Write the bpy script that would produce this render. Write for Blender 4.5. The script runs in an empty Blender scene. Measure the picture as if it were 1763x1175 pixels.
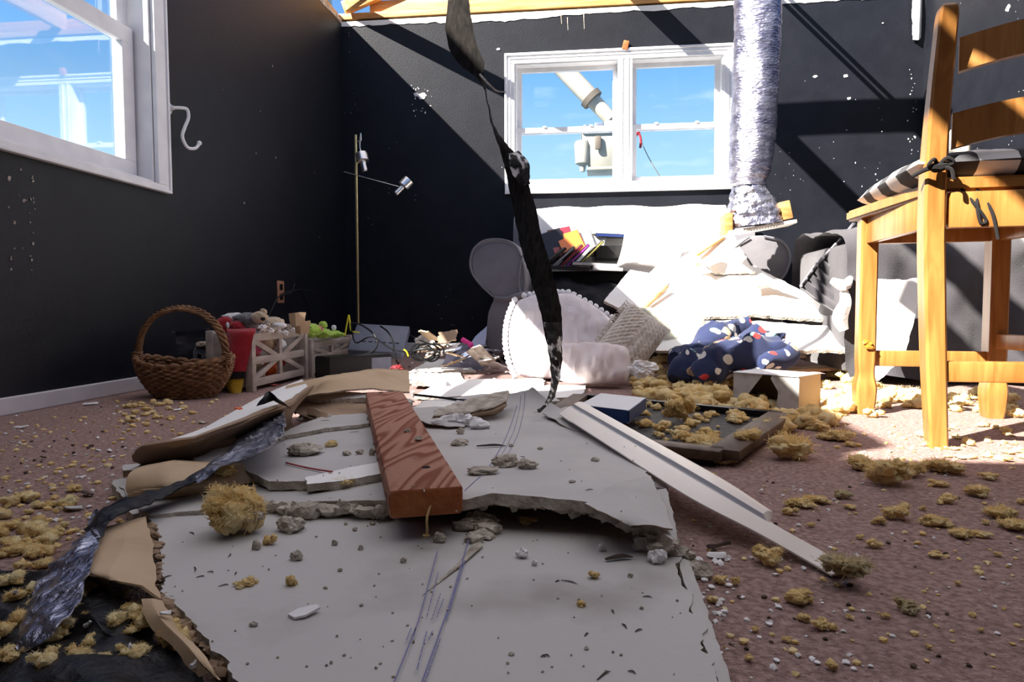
import bpy, bmesh, math, random
from mathutils import Vector, Matrix, noise
V = Vector
PI = math.pi
random.seed(7)
SC = bpy.context.scene
COL = SC.collection

# ------------------------------------------------------------------ camera
CH = 0.31                                  # the camera sits low, about a foot above the carpet
FPX = 1175.0
RM = (Matrix.Rotation(math.radians(6.735), 3, 'Z') @ Matrix.Rotation(math.radians(90 - 2.986), 3, 'X')
      @ Matrix.Rotation(math.radians(-0.205), 3, 'Z'))
cd = bpy.data.cameras.new('camera')
cam = bpy.data.objects.new('camera', cd)
COL.objects.link(cam)
cd.sensor_width = 36
cd.lens = FPX / 1763 * 36
cd.clip_start = 0.02
cam.matrix_world = Matrix.Translation((0, 0, CH)) @ RM.to_4x4()
SC.camera = cam

# ------------------------------------------------------------------ sky, sun, exposure
SUN_DIR = V((1, 0.77, -1.02)).normalized()
wd = bpy.data.worlds.new('sky')
SC.world = wd
wd.use_nodes = True
wn, wl = wd.node_tree.nodes, wd.node_tree.links
bg = wn['Background']
tc = wn.new('ShaderNodeTexCoord')
sx = wn.new('ShaderNodeSeparateXYZ')
wl.new(tc.outputs['Generated'], sx.inputs[0])
wr = wn.new('ShaderNodeValToRGB')
wl.new(sx.outputs['Z'], wr.inputs[0])
els = wr.color_ramp.elements
els[0].position = 0.0
els[0].color = (0.36, 0.46, 0.52, 1)
els[1].position = 1.0
els[1].color = (0.78, 0.74, 0.76, 1)
for p, c in ((0.15, (0.37, 0.58, 0.72, 1)), (0.31, (0.15, 0.36, 0.66, 1)), (0.46, (0.085, 0.19, 0.48, 1)),
             (0.60, (0.10, 0.18, 0.42, 1)), (0.76, (0.62, 0.61, 0.66, 1))):
    e = els.new(p)
    e.color = c
wl.new(wr.outputs[0], bg.inputs[0])
bg.inputs[1].default_value = 1.0
sl = bpy.data.lights.new('sun', 'SUN')
sl.energy = 15.0
sl.angle = math.radians(0.55)
sl.color = (1.0, 0.93, 0.83)
so = bpy.data.objects.new('sun', sl)
COL.objects.link(so)
so.rotation_mode = 'QUATERNION'
so.rotation_quaternion = SUN_DIR.to_track_quat('-Z', 'Y')
so.location = (-6, -4, 7)
SC.view_settings.view_transform = 'Standard'
SC.view_settings.look = 'None'
SC.view_settings.gamma = 1
SC.view_settings.use_curve_mapping = False
SC.view_settings.exposure = 0.72


# ------------------------------------------------------------------ measuring: where a sight line meets a plane of the room
def ray(px, py):
    return RM @ V(((px - 881.5) / FPX, -(py - 587.5) / FPX, -1.0))


def G(px, py, z=0.0):
    d = ray(px, py)
    return V((0, 0, CH)) + d * ((z - CH) / d.z)


def AY(px, py, y):
    d = ray(px, py)
    return V((0, 0, CH)) + d * (y / d.y)


def AX(px, py, x):
    d = ray(px, py)
    return V((0, 0, CH)) + d * (x / d.x)


# ------------------------------------------------------------------ materials
MATS = {}


def M(name, col, col2=None, scale=6.0, rough=0.7, bump=0.0, bscale=None, spec=0.35, metal=0.0, stretch=(1, 1, 1),
      col3=None, detail=6.0, lo=0.35, hi=0.65, trans=0.0, sheen=0.0, emit=0.0, kind='noise', distort=0.0):
    if name in MATS:
        return MATS[name]
    m = bpy.data.materials.new(name)
    m.use_nodes = True
    n, l = m.node_tree.nodes, m.node_tree.links
    b = n['Principled BSDF']
    b.inputs['Roughness'].default_value = rough
    b.inputs['Specular IOR Level'].default_value = spec
    b.inputs['Metallic'].default_value = metal
    b.inputs['Base Color'].default_value = (*col, 1)
    if sheen:
        b.inputs['Sheen Weight'].default_value = sheen
    if trans:
        b.inputs['Transmission Weight'].default_value = trans
    c = n.new('ShaderNodeTexCoord')
    mp = n.new('ShaderNodeMapping')
    mp.inputs['Scale'].default_value = stretch
    l.new(c.outputs['Object'], mp.inputs[0])
    if col2 is not None:
        if kind == 'noise':
            t = n.new('ShaderNodeTexNoise')
            t.inputs['Scale'].default_value = scale
            t.inputs['Detail'].default_value = detail
            t.inputs['Distortion'].default_value = distort
            out = t.outputs[0]
        elif kind == 'wave':
            t = n.new('ShaderNodeTexWave')
            t.inputs['Scale'].default_value = scale
            t.inputs['Distortion'].default_value = distort
            t.inputs['Detail'].default_value = 3
            t.inputs['Detail Scale'].default_value = 1.2
            out = t.outputs[1]
        else:
            t = n.new('ShaderNodeTexVoronoi')
            t.inputs['Scale'].default_value = scale
            out = t.outputs[0]
        l.new(mp.outputs[0], t.inputs['Vector'])
        r = n.new('ShaderNodeValToRGB')
        l.new(out, r.inputs[0])
        r.color_ramp.elements[0].position = lo
        r.color_ramp.elements[0].color = (*col, 1)
        r.color_ramp.elements[1].position = hi
        r.color_ramp.elements[1].color = (*col2, 1)
        if col3 is not None:
            e = r.color_ramp.elements.new((lo + hi) / 2)
            e.color = (*col3, 1)
        l.new(r.outputs[0], b.inputs['Base Color'])
    if bump:
        t2 = n.new('ShaderNodeTexNoise')
        t2.inputs['Scale'].default_value = bscale or scale * 3
        t2.inputs['Detail'].default_value = 8
        l.new(mp.outputs[0], t2.inputs['Vector'])
        bp = n.new('ShaderNodeBump')
        bp.inputs['Strength'].default_value = bump
        bp.inputs['Distance'].default_value = 0.01
        l.new(t2.outputs[0], bp.inputs['Height'])
        l.new(bp.outputs[0], b.inputs['Normal'])
    MATS[name] = m
    return m


def wall_mat():
    m = M('charcoal_wall_paint', (0.0070, 0.0080, 0.0125), (0.0095, 0.0108, 0.0160), 9, 0.46, 0.18, 160, 0.22)
    n, l = m.node_tree.nodes, m.node_tree.links
    b = n['Principled BSDF']
    c = n.new('ShaderNodeTexCoord')
    v = n.new('ShaderNodeTexVoronoi')
    v.inputs['Scale'].default_value = 34
    l.new(c.outputs['Object'], v.inputs['Vector'])
    lt = n.new('ShaderNodeMath')
    lt.operation = 'LESS_THAN'
    lt.inputs[1].default_value = 0.10
    l.new(v.outputs['Distance'], lt.inputs[0])
    ns = n.new('ShaderNodeTexNoise')
    ns.inputs['Scale'].default_value = 2.3
    ns.inputs['Detail'].default_value = 3
    l.new(c.outputs['Object'], ns.inputs['Vector'])
    gt = n.new('ShaderNodeMath')
    gt.operation = 'GREATER_THAN'
    gt.inputs[1].default_value = 0.60
    l.new(ns.outputs[0], gt.inputs[0])
    # a random pick of cells, so that the flecks are scattered
    sp = n.new('ShaderNodeSeparateColor')
    l.new(v.outputs['Color'], sp.inputs[0])
    pick = n.new('ShaderNodeMath')
    pick.operation = 'GREATER_THAN'
    pick.inputs[1].default_value = 0.5
    l.new(sp.outputs[0], pick.inputs[0])
    m1 = n.new('ShaderNodeMath')
    m1.operation = 'MULTIPLY'
    l.new(lt.outputs[0], m1.inputs[0])
    l.new(gt.outputs[0], m1.inputs[1])
    m2 = n.new('ShaderNodeMath')
    m2.operation = 'MULTIPLY'
    l.new(m1.outputs[0], m2.inputs[0])
    l.new(pick.outputs[0], m2.inputs[1])
    mx = n.new('ShaderNodeMix')
    mx.data_type = 'RGBA'
    old = b.inputs['Base Color'].links[0].from_socket
    l.new(m2.outputs[0], mx.inputs['Factor'])
    l.new(old, mx.inputs['A'])
    mx.inputs['B'].default_value = (0.30, 0.30, 0.30, 1)
    l.new(mx.outputs['Result'], b.inputs['Base Color'])
    return m


def softwool(m, f):
    n, l = m.node_tree.nodes, m.node_tree.links
    b, o = n['Principled BSDF'], n['Material Output']
    tr = n.new('ShaderNodeBsdfTranslucent')
    src = b.inputs['Base Color'].links[0].from_socket
    l.new(src, tr.inputs[0])
    mx = n.new('ShaderNodeMixShader')
    mx.inputs[0].default_value = f
    l.new(b.outputs[0], mx.inputs[1])
    l.new(tr.outputs[0], mx.inputs[2])
    l.new(mx.outputs[0], o.inputs[0])


def glass_mat(name, tint=(1, 1, 1), smudge_glare=0.03, refl=0.06):
    m = bpy.data.materials.new(name)
    m.use_nodes = True
    n, l = m.node_tree.nodes, m.node_tree.links
    n.clear()
    o = n.new('ShaderNodeOutputMaterial')
    tr = n.new('ShaderNodeBsdfTransparent')
    tr.inputs[0].default_value = (*tint, 1)
    gl = n.new('ShaderNodeBsdfGlossy')
    gl.inputs['Roughness'].default_value = 0.02
    df = n.new('ShaderNodeBsdfDiffuse')
    df.inputs[0].default_value = (0.8, 0.8, 0.85, 1)
    fr = n.new('ShaderNodeFresnel')
    fr.inputs[0].default_value = 1.35
    mul = n.new('ShaderNodeMath')
    mul.operation = 'MULTIPLY'
    mul.inputs[1].default_value = refl * 10
    l.new(fr.outputs[0], mul.inputs[0])
    a = n.new('ShaderNodeMixShader')
    l.new(mul.outputs[0], a.inputs[0])
    l.new(tr.outputs[0], a.inputs[1])
    l.new(gl.outputs[0], a.inputs[2])
    c = n.new('ShaderNodeTexCoord')
    mp = n.new('ShaderNodeMapping')
    mp.inputs['Scale'].default_value = (2, 2, 7)
    l.new(c.outputs['Object'], mp.inputs[0])
    ns = n.new('ShaderNodeTexNoise')
    ns.inputs['Scale'].default_value = 2.0
    ns.inputs['Detail'].default_value = 5
    l.new(mp.outputs[0], ns.inputs['Vector'])
    r = n.new('ShaderNodeMapRange')
    r.inputs[1].default_value = 0.52
    r.inputs[2].default_value = 0.80
    r.inputs[3].default_value = 0
    r.inputs[4].default_value = smudge_glare * 4  # pale patches: smudges plus faint reflection streaks put into the glass colour
    l.new(ns.outputs[0], r.inputs[0])
    bm_ = n.new('ShaderNodeMixShader')
    l.new(r.outputs[0], bm_.inputs[0])
    l.new(a.outputs[0], bm_.inputs[1])
    l.new(df.outputs[0], bm_.inputs[2])
    l.new(bm_.outputs[0], o.inputs[0])
    MATS[name] = m
    return m


WALL = wall_mat()
CARPET = M('mauve_brown_carpet', (0.26, 0.168, 0.152), (0.47, 0.325, 0.295), 120, 1.0, 0.9, 260, 0.1, detail=10)
WHITE = M('white_window_paint', (0.72, 0.72, 0.74), (0.80, 0.80, 0.81), 12, 0.42, 0.03, 60)
BASEB = M('white_baseboard_paint', (0.55, 0.53, 0.56), (0.62, 0.60, 0.62), 12, 0.5)
DRY = M('drywall_face_paper', (0.45, 0.435, 0.425), (0.52, 0.505, 0.495), 7, 0.85, 0.06, 90, 0.2)
DRYSTAIN = M('drywall_face_stained', (0.32, 0.285, 0.265), (0.50, 0.485, 0.475), 3.2, 0.85, 0.06, 90, 0.2, lo=0.33, hi=0.46)
GYP = M('broken_gypsum', (0.34, 0.29, 0.24), (0.62, 0.57, 0.50), 40, 1.0, 0.8, 120, 0.05)
WHITEDRY = M('white_painted_drywall', (0.80, 0.79, 0.77), (0.86, 0.85, 0.83), 5, 0.8, 0.05, 60)
PAPER = M('brown_backing_paper', (0.27, 0.185, 0.125), (0.38, 0.27, 0.19), 10, 0.85, 0.12, 120, 0.15)
TAN = M('tan_cardboard', (0.46, 0.33, 0.21), (0.56, 0.42, 0.28), 9, 0.8, 0.1, 90, 0.2)
FLUFF = M('yellow_glass_wool', (0.80, 0.575, 0.24), (0.98, 0.87, 0.56), 32, 1.0, 0.5, 220, 0.0, col3=(0.92, 0.73, 0.37), lo=0.28, hi=0.68)
FLUFFP = M('pale_glass_wool', (0.66, 0.54, 0.28), (0.86, 0.78, 0.56), 40, 1.0, 0.9, 160, 0.0)
softwool(FLUFF, .35)
softwool(FLUFFP, .35)
OAK = M('golden_oak', (0.28, 0.112, 0.024), (0.40, 0.185, 0.050), 5, 0.34, 0.03, 60, 0.5, stretch=(7, 7, 0.7), distort=1.5)
PINE = M('framing_pine', (0.40, 0.185, 0.050), (0.58, 0.33, 0.13), 5, 0.6, 0.05, 60, stretch=(0.7, 5, 8), distort=1.0)
PINEY = M('framing_pine_joist', (0.55, 0.30, 0.10), (0.72, 0.46, 0.20), 5, 0.6, 0.05, 60, stretch=(6, 0.7, 6))
OLDW = M('old_red_stud', (0.23, 0.075, 0.040), (0.40, 0.20, 0.135), 1.0, 0.75, 0.25, 70, 0.25, kind='wave', stretch=(17, 2.6, 17), distort=7.0,
         lo=0.12, hi=0.6)
OLDEND = M('cut_stud_end', (0.30, 0.085, 0.025), (0.42, 0.15, 0.05), 40, 0.8, 0.3, 200)
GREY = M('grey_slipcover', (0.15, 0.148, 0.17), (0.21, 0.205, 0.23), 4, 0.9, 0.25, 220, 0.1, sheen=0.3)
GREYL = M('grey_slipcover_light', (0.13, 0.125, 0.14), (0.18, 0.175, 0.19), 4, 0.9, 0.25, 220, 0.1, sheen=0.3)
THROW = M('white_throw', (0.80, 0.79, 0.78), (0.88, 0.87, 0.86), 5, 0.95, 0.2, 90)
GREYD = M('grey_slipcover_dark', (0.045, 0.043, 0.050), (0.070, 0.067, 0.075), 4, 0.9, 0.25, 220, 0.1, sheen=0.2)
PILLOW = M('blush_pillow_cotton', (0.70, 0.61, 0.61), (0.78, 0.69, 0.69), 5, 0.95, 0.2, 60, sheen=0.2)
PILLOW2 = M('white_pillow_cotton', (0.62, 0.57, 0.60), (0.70, 0.65, 0.67), 5, 0.95, 0.2, 60, sheen=0.2)
SAGE = M('sage_pillow_cotton', (0.52, 0.52, 0.42), (0.60, 0.60, 0.50), 5, 0.95, 0.25, 40, sheen=0.2)
KNIT = M('cream_knit', (0.55, 0.49, 0.42), (0.70, 0.64, 0.57), 60, 1.0, 0.5, 120)
POM = M('white_pompom_yarn', (0.82, 0.82, 0.84), (0.9, 0.9, 0.92), 200, 1.0, 0.5, 300)
BLACKPL = M('black_plastic', (0.007, 0.007, 0.008), (0.011, 0.011, 0.012), 30, 0.35, 0.05, 60, 0.15)
BLACKFILM = M('black_film', (0.006, 0.006, 0.007), (0.014, 0.013, 0.014), 20, 0.4, 0.5, 60, 0.2)
STRIP = M('torn_black_strip', (0.008, 0.007, 0.006), (0.030, 0.025, 0.023), 5, 0.7, 0.7, 80, 0.12, stretch=(30, 30, 3))
STRIPW = M('silver_flaking_strip', (0.012, 0.011, 0.010), (0.75, 0.74, 0.72), 22, 0.55, 0.5, 80, 0.3, stretch=(2, 2, 1), lo=0.50, hi=0.56)
FOIL = M('silver_foil', (0.24, 0.24, 0.33), (0.58, 0.58, 0.66), 30, 0.22, 0.9, 55, 0.5, metal=0.92)
DUCTM = M('silver_duct_sleeve', (0.20, 0.20, 0.30), (0.50, 0.50, 0.60), 9, 0.26, 0.8, 45, 0.6, metal=0.9, stretch=(1, 1, 3.0))
FILM = M('clear_crinkled_film', (0.10, 0.10, 0.13), (0.40, 0.40, 0.47), 30, 0.15, 0.9, 45, 0.6, metal=0.5)
BRASS = M('brass_metal', (0.62, 0.48, 0.22), (0.72, 0.58, 0.30), 20, 0.3, metal=0.9)
CHROME = M('brushed_chrome', (0.75, 0.74, 0.72), (0.85, 0.84, 0.82), 30, 0.25, metal=0.95)
WICKER = M('brown_wicker', (0.13, 0.060, 0.026), (0.27, 0.14, 0.062), 40, 0.6, 0.3, 120)
CRATEW = M('greyed_crate_wood', (0.30, 0.255, 0.22), (0.42, 0.37, 0.33), 8, 0.85, 0.2, 60, stretch=(3, 1, 3))
RED = M('red_felt', (0.26, 0.008, 0.016), (0.36, 0.015, 0.025), 30, 1.0, 0.4, 200, sheen=0.3)
BLACKF = M('black_felt', (0.012, 0.011, 0.012), rough=1.0)
YELF = M('mustard_felt', (0.45, 0.28, 0.02), (0.55, 0.36, 0.04), 30, 1.0, 0.4, 200)
GREYP = M('grey_plush', (0.10, 0.10, 0.115), (0.18, 0.18, 0.20), 60, 1.0, 0.8, 150, sheen=0.4)
TANP = M('tan_plush', (0.48, 0.36, 0.24), (0.62, 0.50, 0.36), 60, 1.0, 0.8, 150, sheen=0.4)
WHITEP = M('white_plush', (0.72, 0.72, 0.74), (0.85, 0.85, 0.87), 60, 1.0, 0.8, 150, sheen=0.4)
GREENP = M('lime_plush', (0.28, 0.48, 0.05), (0.45, 0.66, 0.10), 60, 1.0, 0.8, 150, sheen=0.3)
YELP = M('lemon_plush', (0.80, 0.72, 0.03), (0.88, 0.80, 0.08), 60, 1.0, 0.8, 150, sheen=0.3)
PINKP = M('hot_pink_plush', (0.70, 0.03, 0.22), (0.80, 0.08, 0.30), 60, 1.0, 0.8, 150, sheen=0.3)
ORANGE = M('orange_plastic', (0.80, 0.13, 0.02), rough=0.4)
BLUEP = M('pale_blue_plush', (0.40, 0.62, 0.66), rough=1.0)
CLEAR = glass_mat('clear_bin_plastic', (0.86, 0.87, 0.90), 0.02, 0.05)
GLASS = glass_mat('window_glass', (0.97, 0.98, 1.0), 0.008, 0.022)
YELC = M('yellow_cable_jacket', (0.70, 0.62, 0.03), rough=0.4)
SLATE = M('slate_blue_plastic', (0.10, 0.115, 0.165), (0.14, 0.155, 0.21), 12, 0.5, 0.05, 60)
BLUE = M('navy_book_cover', (0.025, 0.055, 0.17), (0.04, 0.08, 0.22), 12, 0.4)
PAGES = M('white_page_block', (0.68, 0.69, 0.73), rough=0.7)
PATT = M('hexagon_pattern_card', (0.50, 0.48, 0.45), (0.58, 0.57, 0.55), 38, 0.7, kind='voronoi', lo=0.25, hi=0.42)
KRAFT = M('kraft_card_side', (0.52, 0.42, 0.30), (0.58, 0.48, 0.35), 10, 0.8)
CREAM = M('cream_wax', (0.80, 0.76, 0.62), rough=0.5)
RUST = M('rusty_steel', (0.22, 0.12, 0.05), (0.42, 0.30, 0.14), 60, 0.6, metal=0.6)
TRUCKW = M('truck_white_enamel', (0.30, 0.285, 0.24), (0.38, 0.365, 0.32), 3, 0.4)
TRUCKG = M('truck_grey_strap', (0.12, 0.10, 0.08), rough=0.7)
SPLINT = M('dark_splinter', (0.045, 0.030, 0.026), (0.10, 0.065, 0.05), 30, 0.9)
SLATEC = M('dark_slate_chip', (0.035, 0.035, 0.045), rough=0.8)
CHIPW = M('white_paint_chip', (0.72, 0.71, 0.72), (0.80, 0.79, 0.80), 30, 0.7)
PINKPAPER = M('pink_scrap', (0.75, 0.05, 0.28), rough=0.6)
BLUEINK = M('blue_print_ink', (0.17, 0.17, 0.33), rough=0.8)
DARKMAT = M('dark_mottled_screen', (0.010, 0.010, 0.013), (0.06, 0.055, 0.052), 40, 0.7, 0.5, 90)
BROWNW = M('dark_brown_moulding', (0.055, 0.032, 0.020), (0.11, 0.066, 0.042), 8, 0.6, stretch=(6, 2, 6))
OUTL = M('beige_outlet_plastic', (0.35, 0.17, 0.10), rough=0.5)
TRIMW = M('cream_vinyl_channel', (0.72, 0.66, 0.60), (0.77, 0.71, 0.65), 5, 0.4)
TRIMG = M('grey_vinyl_groove', (0.46, 0.45, 0.47), rough=0.5)


def grain(m, a, b, n_lines, stretch, scale=1.0):
    n, l = m.node_tree.nodes, m.node_tree.links
    bs = n['Principled BSDF']
    c = n.new('ShaderNodeTexCoord')
    mp = n.new('ShaderNodeMapping')
    mp.inputs['Scale'].default_value = stretch
    l.new(c.outputs['Object'], mp.inputs[0])
    t = n.new('ShaderNodeTexNoise')
    t.inputs['Scale'].default_value = scale
    t.inputs['Detail'].default_value = 1.5
    l.new(mp.outputs[0], t.inputs['Vector'])
    mu = n.new('ShaderNodeMath'); mu.operation = 'MULTIPLY'; mu.inputs[1].default_value = n_lines
    l.new(t.outputs[0], mu.inputs[0])
    fr = n.new('ShaderNodeMath'); fr.operation = 'FRACT'
    l.new(mu.outputs[0], fr.inputs[0])
    r = n.new('ShaderNodeValToRGB')
    l.new(fr.outputs[0], r.inputs[0])
    e = r.color_ramp.elements
    e[0].position, e[0].color = 0.0, (*b, 1)
    e[1].position, e[1].color = 1.0, (*b, 1)
    x = e.new(.12); x.color = (*a, 1)
    x = e.new(.30); x.color = (*a, 1)
    x = e.new(.62); x.color = (*b, 1)
    l.new(r.outputs[0], bs.inputs['Base Color'])


grain(OLDW, (0.20, 0.058, 0.030), (0.38, 0.185, 0.125), 20, (9, 1.1, 9), 1.1)


def check_mat():
    m = bpy.data.materials.new('black_white_check_cloth')
    m.use_nodes = True
    n, l = m.node_tree.nodes, m.node_tree.links
    b = n['Principled BSDF']
    b.inputs['Roughness'].default_value = 0.95
    c = n.new('ShaderNodeTexCoord')
    s = n.new('ShaderNodeSeparateXYZ')
    l.new(c.outputs['UV'], s.inputs[0])
    def stripe(sock, period, off):
        a = n.new('ShaderNodeMath'); a.operation = 'ADD'; a.inputs[1].default_value = off
        l.new(sock, a.inputs[0])
        d = n.new('ShaderNodeMath'); d.operation = 'DIVIDE'; d.inputs[1].default_value = period
        l.new(a.outputs[0], d.inputs[0])
        f = n.new('ShaderNodeMath'); f.operation = 'FRACT'
        l.new(d.outputs[0], f.inputs[0])
        g = n.new('ShaderNodeMath'); g.operation = 'GREATER_THAN'; g.inputs[1].default_value = 0.5
        l.new(f.outputs[0], g.inputs[0])
        return g.outputs[0]
    u = stripe(s.outputs[0], 0.15, 0.02)
    v = stripe(s.outputs[1], 0.15, 0.05)
    ad = n.new('ShaderNodeMath'); ad.operation = 'ADD'
    l.new(u, ad.inputs[0]); l.new(v, ad.inputs[1])
    h = n.new('ShaderNodeMath'); h.operation = 'MULTIPLY'; h.inputs[1].default_value = 0.5
    l.new(ad.outputs[0], h.inputs[0])
    r = n.new('ShaderNodeValToRGB')
    r.color_ramp.interpolation = 'CONSTANT'
    r.color_ramp.elements[0].color = (0.012, 0.012, 0.014, 1)
    r.color_ramp.elements[1].position = 0.75
    r.color_ramp.elements[1].color = (0.78, 0.76, 0.74, 1)
    e = r.color_ramp.elements.new(0.25)
    e.color = (0.045, 0.045, 0.05, 1)
    l.new(h.outputs[0], r.inputs[0])
    l.new(r.outputs[0], b.inputs['Base Color'])
    return m


CHECK = check_mat()


def blanket_mat():
    m = bpy.data.materials.new('navy_spotted_fleece')
    m.use_nodes = True
    n, l = m.node_tree.nodes, m.node_tree.links
    b = n['Principled BSDF']
    b.inputs['Roughness'].default_value = 1.0
    b.inputs['Sheen Weight'].default_value = 0.08
    c = n.new('ShaderNodeTexCoord')
    nz = n.new('ShaderNodeTexNoise'); nz.inputs['Scale'].default_value = 14
    l.new(c.outputs['Object'], nz.inputs['Vector'])
    vm = n.new('ShaderNodeVectorMath'); vm.operation = 'MULTIPLY_ADD'
    vm.inputs[1].default_value = (0.035, 0.035, 0.035)
    l.new(nz.outputs['Color'], vm.inputs[0])
    l.new(c.outputs['Object'], vm.inputs[2])
    v = n.new('ShaderNodeTexVoronoi'); v.inputs['Scale'].default_value = 19
    l.new(vm.outputs[0], v.inputs['Vector'])
    s = n.new('ShaderNodeSeparateColor')
    l.new(v.outputs['Color'], s.inputs[0])
    r = n.new('ShaderNodeValToRGB'); r.color_ramp.interpolation = 'CONSTANT'
    els = r.color_ramp.elements
    els[0].color = (0.62, 0.60, 0.56, 1)
    els[1].position = 0.82; els[1].color = (0.45, 0.03, 0.03, 1)
    e = els.new(0.30); e.color = (0.42, 0.30, 0.20, 1)
    e = els.new(0.50); e.color = (0.22, 0.42, 0.42, 1)
    e = els.new(0.64); e.color = (0.50, 0.50, 0.48, 1)
    l.new(s.outputs[0], r.inputs[0])
    lt = n.new('ShaderNodeMath'); lt.operation = 'LESS_THAN'; lt.inputs[1].default_value = 0.36
    l.new(v.outputs['Distance'], lt.inputs[0])
    mx = n.new('ShaderNodeMix'); mx.data_type = 'RGBA'
    l.new(lt.outputs[0], mx.inputs['Factor'])
    mx.inputs['A'].default_value = (0.014, 0.022, 0.070, 1)
    l.new(r.outputs[0], mx.inputs['B'])
    l.new(mx.outputs['Result'], b.inputs['Base Color'])
    return m


FLEECE = blanket_mat()


# ------------------------------------------------------------------ objects
def mesh_obj(name, bm, mats, parent=None, smooth=True, kind=None):
    """world-space bmesh -> one object; parts hang from their thing, a lone mesh gets its origin at its base"""
    bmesh.ops.recalc_face_normals(bm, faces=bm.faces)
    me = bpy.data.meshes.new(name)
    if parent is None:
        xs = [v.co for v in bm.verts]
        lo = V((min(v.x for v in xs), min(v.y for v in xs), min(v.z for v in xs)))
        hi = V((max(v.x for v in xs), max(v.y for v in xs), max(v.z for v in xs)))
        org = V(((lo.x + hi.x) / 2, (lo.y + hi.y) / 2, lo.z))
    else:
        org = ORG[parent.name]
    for v in bm.verts:
        v.co -= org
    bm.to_mesh(me)
    bm.free()
    if not isinstance(mats, (list, tuple)):
        mats = [mats]
    for m in mats:
        me.materials.append(m)
    if smooth:
        me.polygons.foreach_set('use_smooth', [True] * len(me.polygons))
        try:
            if smooth == 'soft':
                raise ValueError
            me.set_sharp_from_angle(angle=math.radians(38))
        except Exception:
            pass
    o = bpy.data.objects.new(name, me)
    COL.objects.link(o)
    if parent is None:
        o.location = org
    else:
        o.parent = parent
    ORG[o.name] = org
    if kind:
        o['kind'] = kind
    return o


ORG = {}


def thing(name, label, cat, loc, group=None):
    o = bpy.data.objects.new(name, None)
    COL.objects.link(o)
    o.location = loc
    o.empty_display_size = 0.1
    ORG[o.name] = V(loc)
    return tag(o, label, cat, group)


def tag(o, label, cat, group=None, kind=None):
    o['label'] = label
    o['category'] = cat
    if group:
        o['group'] = group
    if kind:
        o['kind'] = kind
    return o


def struct(name, bm, mats, parent=None, smooth=False):
    return mesh_obj(name, bm, mats, parent, smooth, None if parent else 'structure')


# ------------------------------------------------------------------ shapes
def NB():
    return bmesh.new()


def box(bm, lo, hi, bev=0.0, mi=0, rot=None, piv=None):
    lo, hi = V(lo), V(hi)
    c = (lo + hi) / 2
    r = bmesh.ops.create_cube(bm, size=1)
    vs = r['verts']
    for v in vs:
        v.co = V((v.co.x * (hi.x - lo.x), v.co.y * (hi.y - lo.y), v.co.z * (hi.z - lo.z))) + c
    fs = set(f for v in vs for f in v.link_faces)
    for f in fs:
        f.material_index = mi
    if bev:
        es = list(set(e for v in vs for e in v.link_edges))
        rb = bmesh.ops.bevel(bm, geom=es, offset=bev, segments=2, affect='EDGES', profile=0.5)
        vs = list(set(v for f in rb['faces'] for v in f.verts) | set(v for v in vs if v.is_valid))
    if rot is not None:
        p = V(piv) if piv is not None else c
        vs = [v for v in vs if v.is_valid]
        for v in vs:
            v.co = p + rot @ (v.co - p)
    return vs


def beam(bm, p0, p1, w, h, up=(0, 0, 1), bev=0.0, mi=0):
    """bar of section w (sideways) x h (along up) from p0 to p1"""
    p0, p1 = V(p0), V(p1)
    d = (p1 - p0).normalized()
    s = d.cross(V(up)).normalized()
    u = s.cross(d).normalized()
    L = (p1 - p0).length
    r = Matrix((s, d, u)).transposed()
    c = (p0 + p1) / 2
    return box(bm, c - V((w / 2, L / 2, h / 2)), c + V((w / 2, L / 2, h / 2)), bev, mi, r, c)


def cat_pts(pts, n, closed=False):
    """smooth curve through pts, n samples per span"""
    out = []
    m = len(pts)
    for i in range(m if closed else m - 1):
        if closed:
            p = [pts[(i - 1) % m], pts[i], pts[(i + 1) % m], pts[(i + 2) % m]]
        else:
            p = [pts[max(i - 1, 0)], pts[i], pts[i + 1], pts[min(i + 2, m - 1)]]
        for k in range(n):
            t = k / n
            out.append(0.5 * ((2 * p[1]) + (p[2] - p[0]) * t + (2 * p[0] - 5 * p[1] + 4 * p[2] - p[3]) * t * t
                              + (3 * p[1] - p[0] - 3 * p[2] + p[3]) * t ** 3))
    if not closed:
        out.append(pts[-1].copy())
    return out


def tube(bm, pts, r, seg=8, smooth=0, closed=False, mi=0, flat=1.0):
    pts = [V(p) for p in pts]
    rs = r if isinstance(r, (list, tuple)) else [r] * len(pts)
    if smooth:
        rr = cat_pts([V((x, 0, 0)) for x in rs], smooth, closed)
        pts = cat_pts(pts, smooth, closed)
        rs = [x.x for x in rr]
    n = len(pts)
    rings = []
    up = None
    for i in range(n):
        a = pts[(i - 1) % n] if closed or i > 0 else pts[i]
        b = pts[(i + 1) % n] if closed or i < n - 1 else pts[i]
        d = (b - a)
        d = d.normalized() if d.length > 1e-9 else V((0, 0, 1))
        if up is None:
            up = V((0, 0, 1)) if abs(d.z) < 0.9 else V((1, 0, 0))
        s = d.cross(up)
        s = s.normalized() if s.length > 1e-6 else V((1, 0, 0))
        up = s.cross(d).normalized()
        rings.append([bm.verts.new(pts[i] + (s * math.cos(2 * PI * k / seg) + up * math.sin(2 * PI * k / seg) * flat) * rs[i]) for k in range(seg)])
    for i in range(n if closed else n - 1):
        A, B = rings[i], rings[(i + 1) % n]
        for k in range(seg):
            f = bm.faces.new((A[k], A[(k + 1) % seg], B[(k + 1) % seg], B[k]))
            f.material_index = mi
    if not closed:
        for R in (rings[0], rings[-1]):
            try:
                f = bm.faces.new(R)
                f.material_index = mi
            except ValueError:
                pass


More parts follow.
